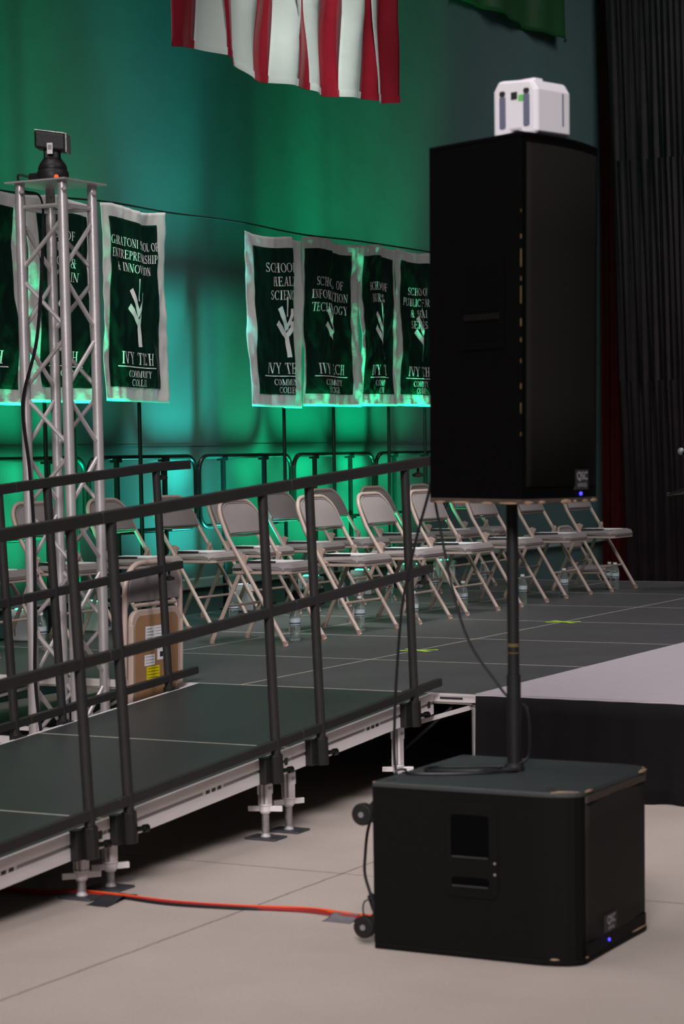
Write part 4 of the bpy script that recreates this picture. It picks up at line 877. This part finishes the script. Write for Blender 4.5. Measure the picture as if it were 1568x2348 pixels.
v, f = flat_text('QSC', .024, bo+N_*.0025+Vector((0, 0, .010)), R_, (0, 0, 1)); MB(kc).add(v, f).build('lettering', M_badge, b2)
v, f = flat_text('KW153', .012, bo+N_*.0025+Vector((0, 0, -.017)), R_, (0, 0, 1)); MB(kc).add(v, f).build('lettering', M_badge, b2)
lb = kp(.66, 0)-bdir*(.030*math.sin(PI*.66)+.003); lb = Vector((lb.x, lb.y, KB+.026)); MB(kc).tube([lb, lb+N_*.004], .005, 8).build('lamp', M_blue, ks)
tilt = Matrix.Rotation(math.radians(.55), 4, fw.cross(Vector((0, 0, 1))).cross(Vector((0, 0, 1))).normalized())
ks.rotation_euler = (Matrix.Rotation(-math.radians(-.55), 4, Vector((fw.x, fw.y, 0)).normalized())).to_euler()

# ------------------------------------------------------------------ cables and tape
def cable(name, pts, r, m, label, n=10):
    P = spline(pts, n); o = Vector(pts[0]); return tag(MB(o).tube(P, r, 7).build(name, m, smooth=True), label, 'cable')
cable('speaker_cable', [(2.225, -2.44, 1.66), (2.175, -2.40, 1.60), (2.150, -2.36, 1.45), (2.120, -2.33, 1.36), (2.060, -2.31, 1.20), (2.005, -2.30, 1.00), (1.982, -2.30, .80), (1.972, -2.305, .62), (1.985, -2.33, .47), (2.05, -2.40, .36), (2.13, -2.46, .30)], .0048, M_cable, 'black cable hanging behind the tall loudspeaker down past the subwoofer')
cable('speaker_cable', [(2.22, -2.50, 1.50), (2.195, -2.46, 1.38), (2.20, -2.45, 1.31), (2.257, -2.45, 1.04), (2.315, -2.455, .885), (2.40, -2.46, .775), (2.448, -2.465, .725), (2.500, -2.468, .705), (2.515, -2.475, .68), (2.520, -2.475, .62), (2.516, -2.478, .55), (2.49, -2.50, .526), (2.455, -2.53, .512)], .0042, M_cable, 'black cable sagging from the loudspeaker to its pole')
cable('coiled_cable', [(2.13, -2.66, .40), (2.150, -2.655, .500), (2.176, -2.64, .512), (2.225, -2.70, .511), (2.33, -2.665, .511), (2.43, -2.60, .512), (2.49, -2.515, .514), (2.44, -2.452, .512), (2.33, -2.50, .511), (2.235, -2.55, .511), (2.232, -2.615, .512), (2.29, -2.63, .513), (2.40, -2.60, .516), (2.46, -2.545, .516), (2.50, -2.53, .514), (2.43, -2.60, .517), (2.46, -2.56, .522), (2.42, -2.59, .512)], .0042, M_cable, 'loop of black cable lying on the subwoofer around the pole')
cable('power_cable', [(2.150, -2.72, .42), (2.11, -2.72, .385), (2.082, -2.71, .33), (2.066, -2.70, .25), (2.064, -2.70, .19), (2.082, -2.70, .13), (2.092, -2.70, .10), (2.10, -2.705, .06), (2.125, -2.70, .045)], .0048, M_cable, 'black power cable hanging behind the subwoofer between its casters')
cable('tie_loop', [(2.092, -2.715, .12), (2.070, -2.72, .105), (2.068, -2.72, .07), (2.085, -2.72, .035), (2.10, -2.71, .05)], .0025, M_cable, 'thin black tie loop on the power cable')
pgo = Vector((2.11, -2.60, .02)); pg = thing('cable_plugs', 'orange and black cable plugs lying behind the lower caster', 'plug', pgo)
MB(pgo).tube([(2.01, -2.53, .022), (2.04, -2.55, .026), (2.07, -2.57, .028), (2.115, -2.60, .030)], [.010, .020, .022, .020], 10).build('orange_plug', M_orange, pg, smooth=True)
MB(pgo).tube([(2.02, -2.545, .014), (2.06, -2.575, .016), (2.11, -2.61, .016)], [.010, .015, .016], 10).build('red_plug', M_redc, pg, smooth=True)
MB(pgo).tube([(2.075, -2.69, .125), (2.095, -2.68, .09), (2.12, -2.66, .05)], [.010, .022, .020], 10).build('black_plug', M_rubber, pg, smooth=True)
orange = [(-.9, -2.62, .008), (.594, -2.606, .008), (.864, -2.534, .008), (1.07, -2.538, .008), (1.269, -2.555, .008), (1.504, -2.525, .008), (1.724, -2.470, .008), (1.87, -2.490, .010), (1.94, -2.50, .010), (2.01, -2.53, .020)]
cable('extension_cord', orange, .0062, M_orange, 'orange extension cord running across the floor to the subwoofer')
cable('extension_cord', [(x, y-.018+.012*math.sin(x*6), z) for x, y, z in orange], .0055, M_redc, 'dark red cord lying against the orange extension cord')
cable('floor_cable', [(x, y+.026*math.sin(x*3.1+.6), .006) for x, y, z in orange[:-1]]+[(2.0, -2.56, .008), (2.06, -2.60, .014)], .005, M_cable, 'black cord following the orange extension cord over the floor')
def tape(pts, label, m, grp):
    o = Vector((*pts[0], 0)); z = .0155
    c = Vector((sum(p[0] for p in pts)/len(pts), sum(p[1] for p in pts)/len(pts)))
    q = MB(o); n = 10
    a, b, c2, d = [Vector(p) for p in pts]
    def f(u, v):
        p = a.lerp(b, u).lerp(d.lerp(c2, u), v); hump = math.exp(-((v-.5)/.2)**2); return (p.x, p.y, .0008+.0145*hump+.001*math.sin(u*9))
    q.grid(f, 8, 14); return tag(q.build('tape_piece', m, smooth=True, solid=.0008), label, 'tape', grp)
tape([(1.845, -2.585), (1.945, -2.585), (1.935, -2.435), (1.850, -2.435)], 'grey tape strip holding the cords near the caster', M_tape, 'tape pieces over the cords')
tape([(1.010, -2.690), (1.095, -2.690), (1.075, -2.475), (.995, -2.475)], 'dark tape strip holding the cords beside the ramp feet', M_dtape, 'tape pieces over the cords')
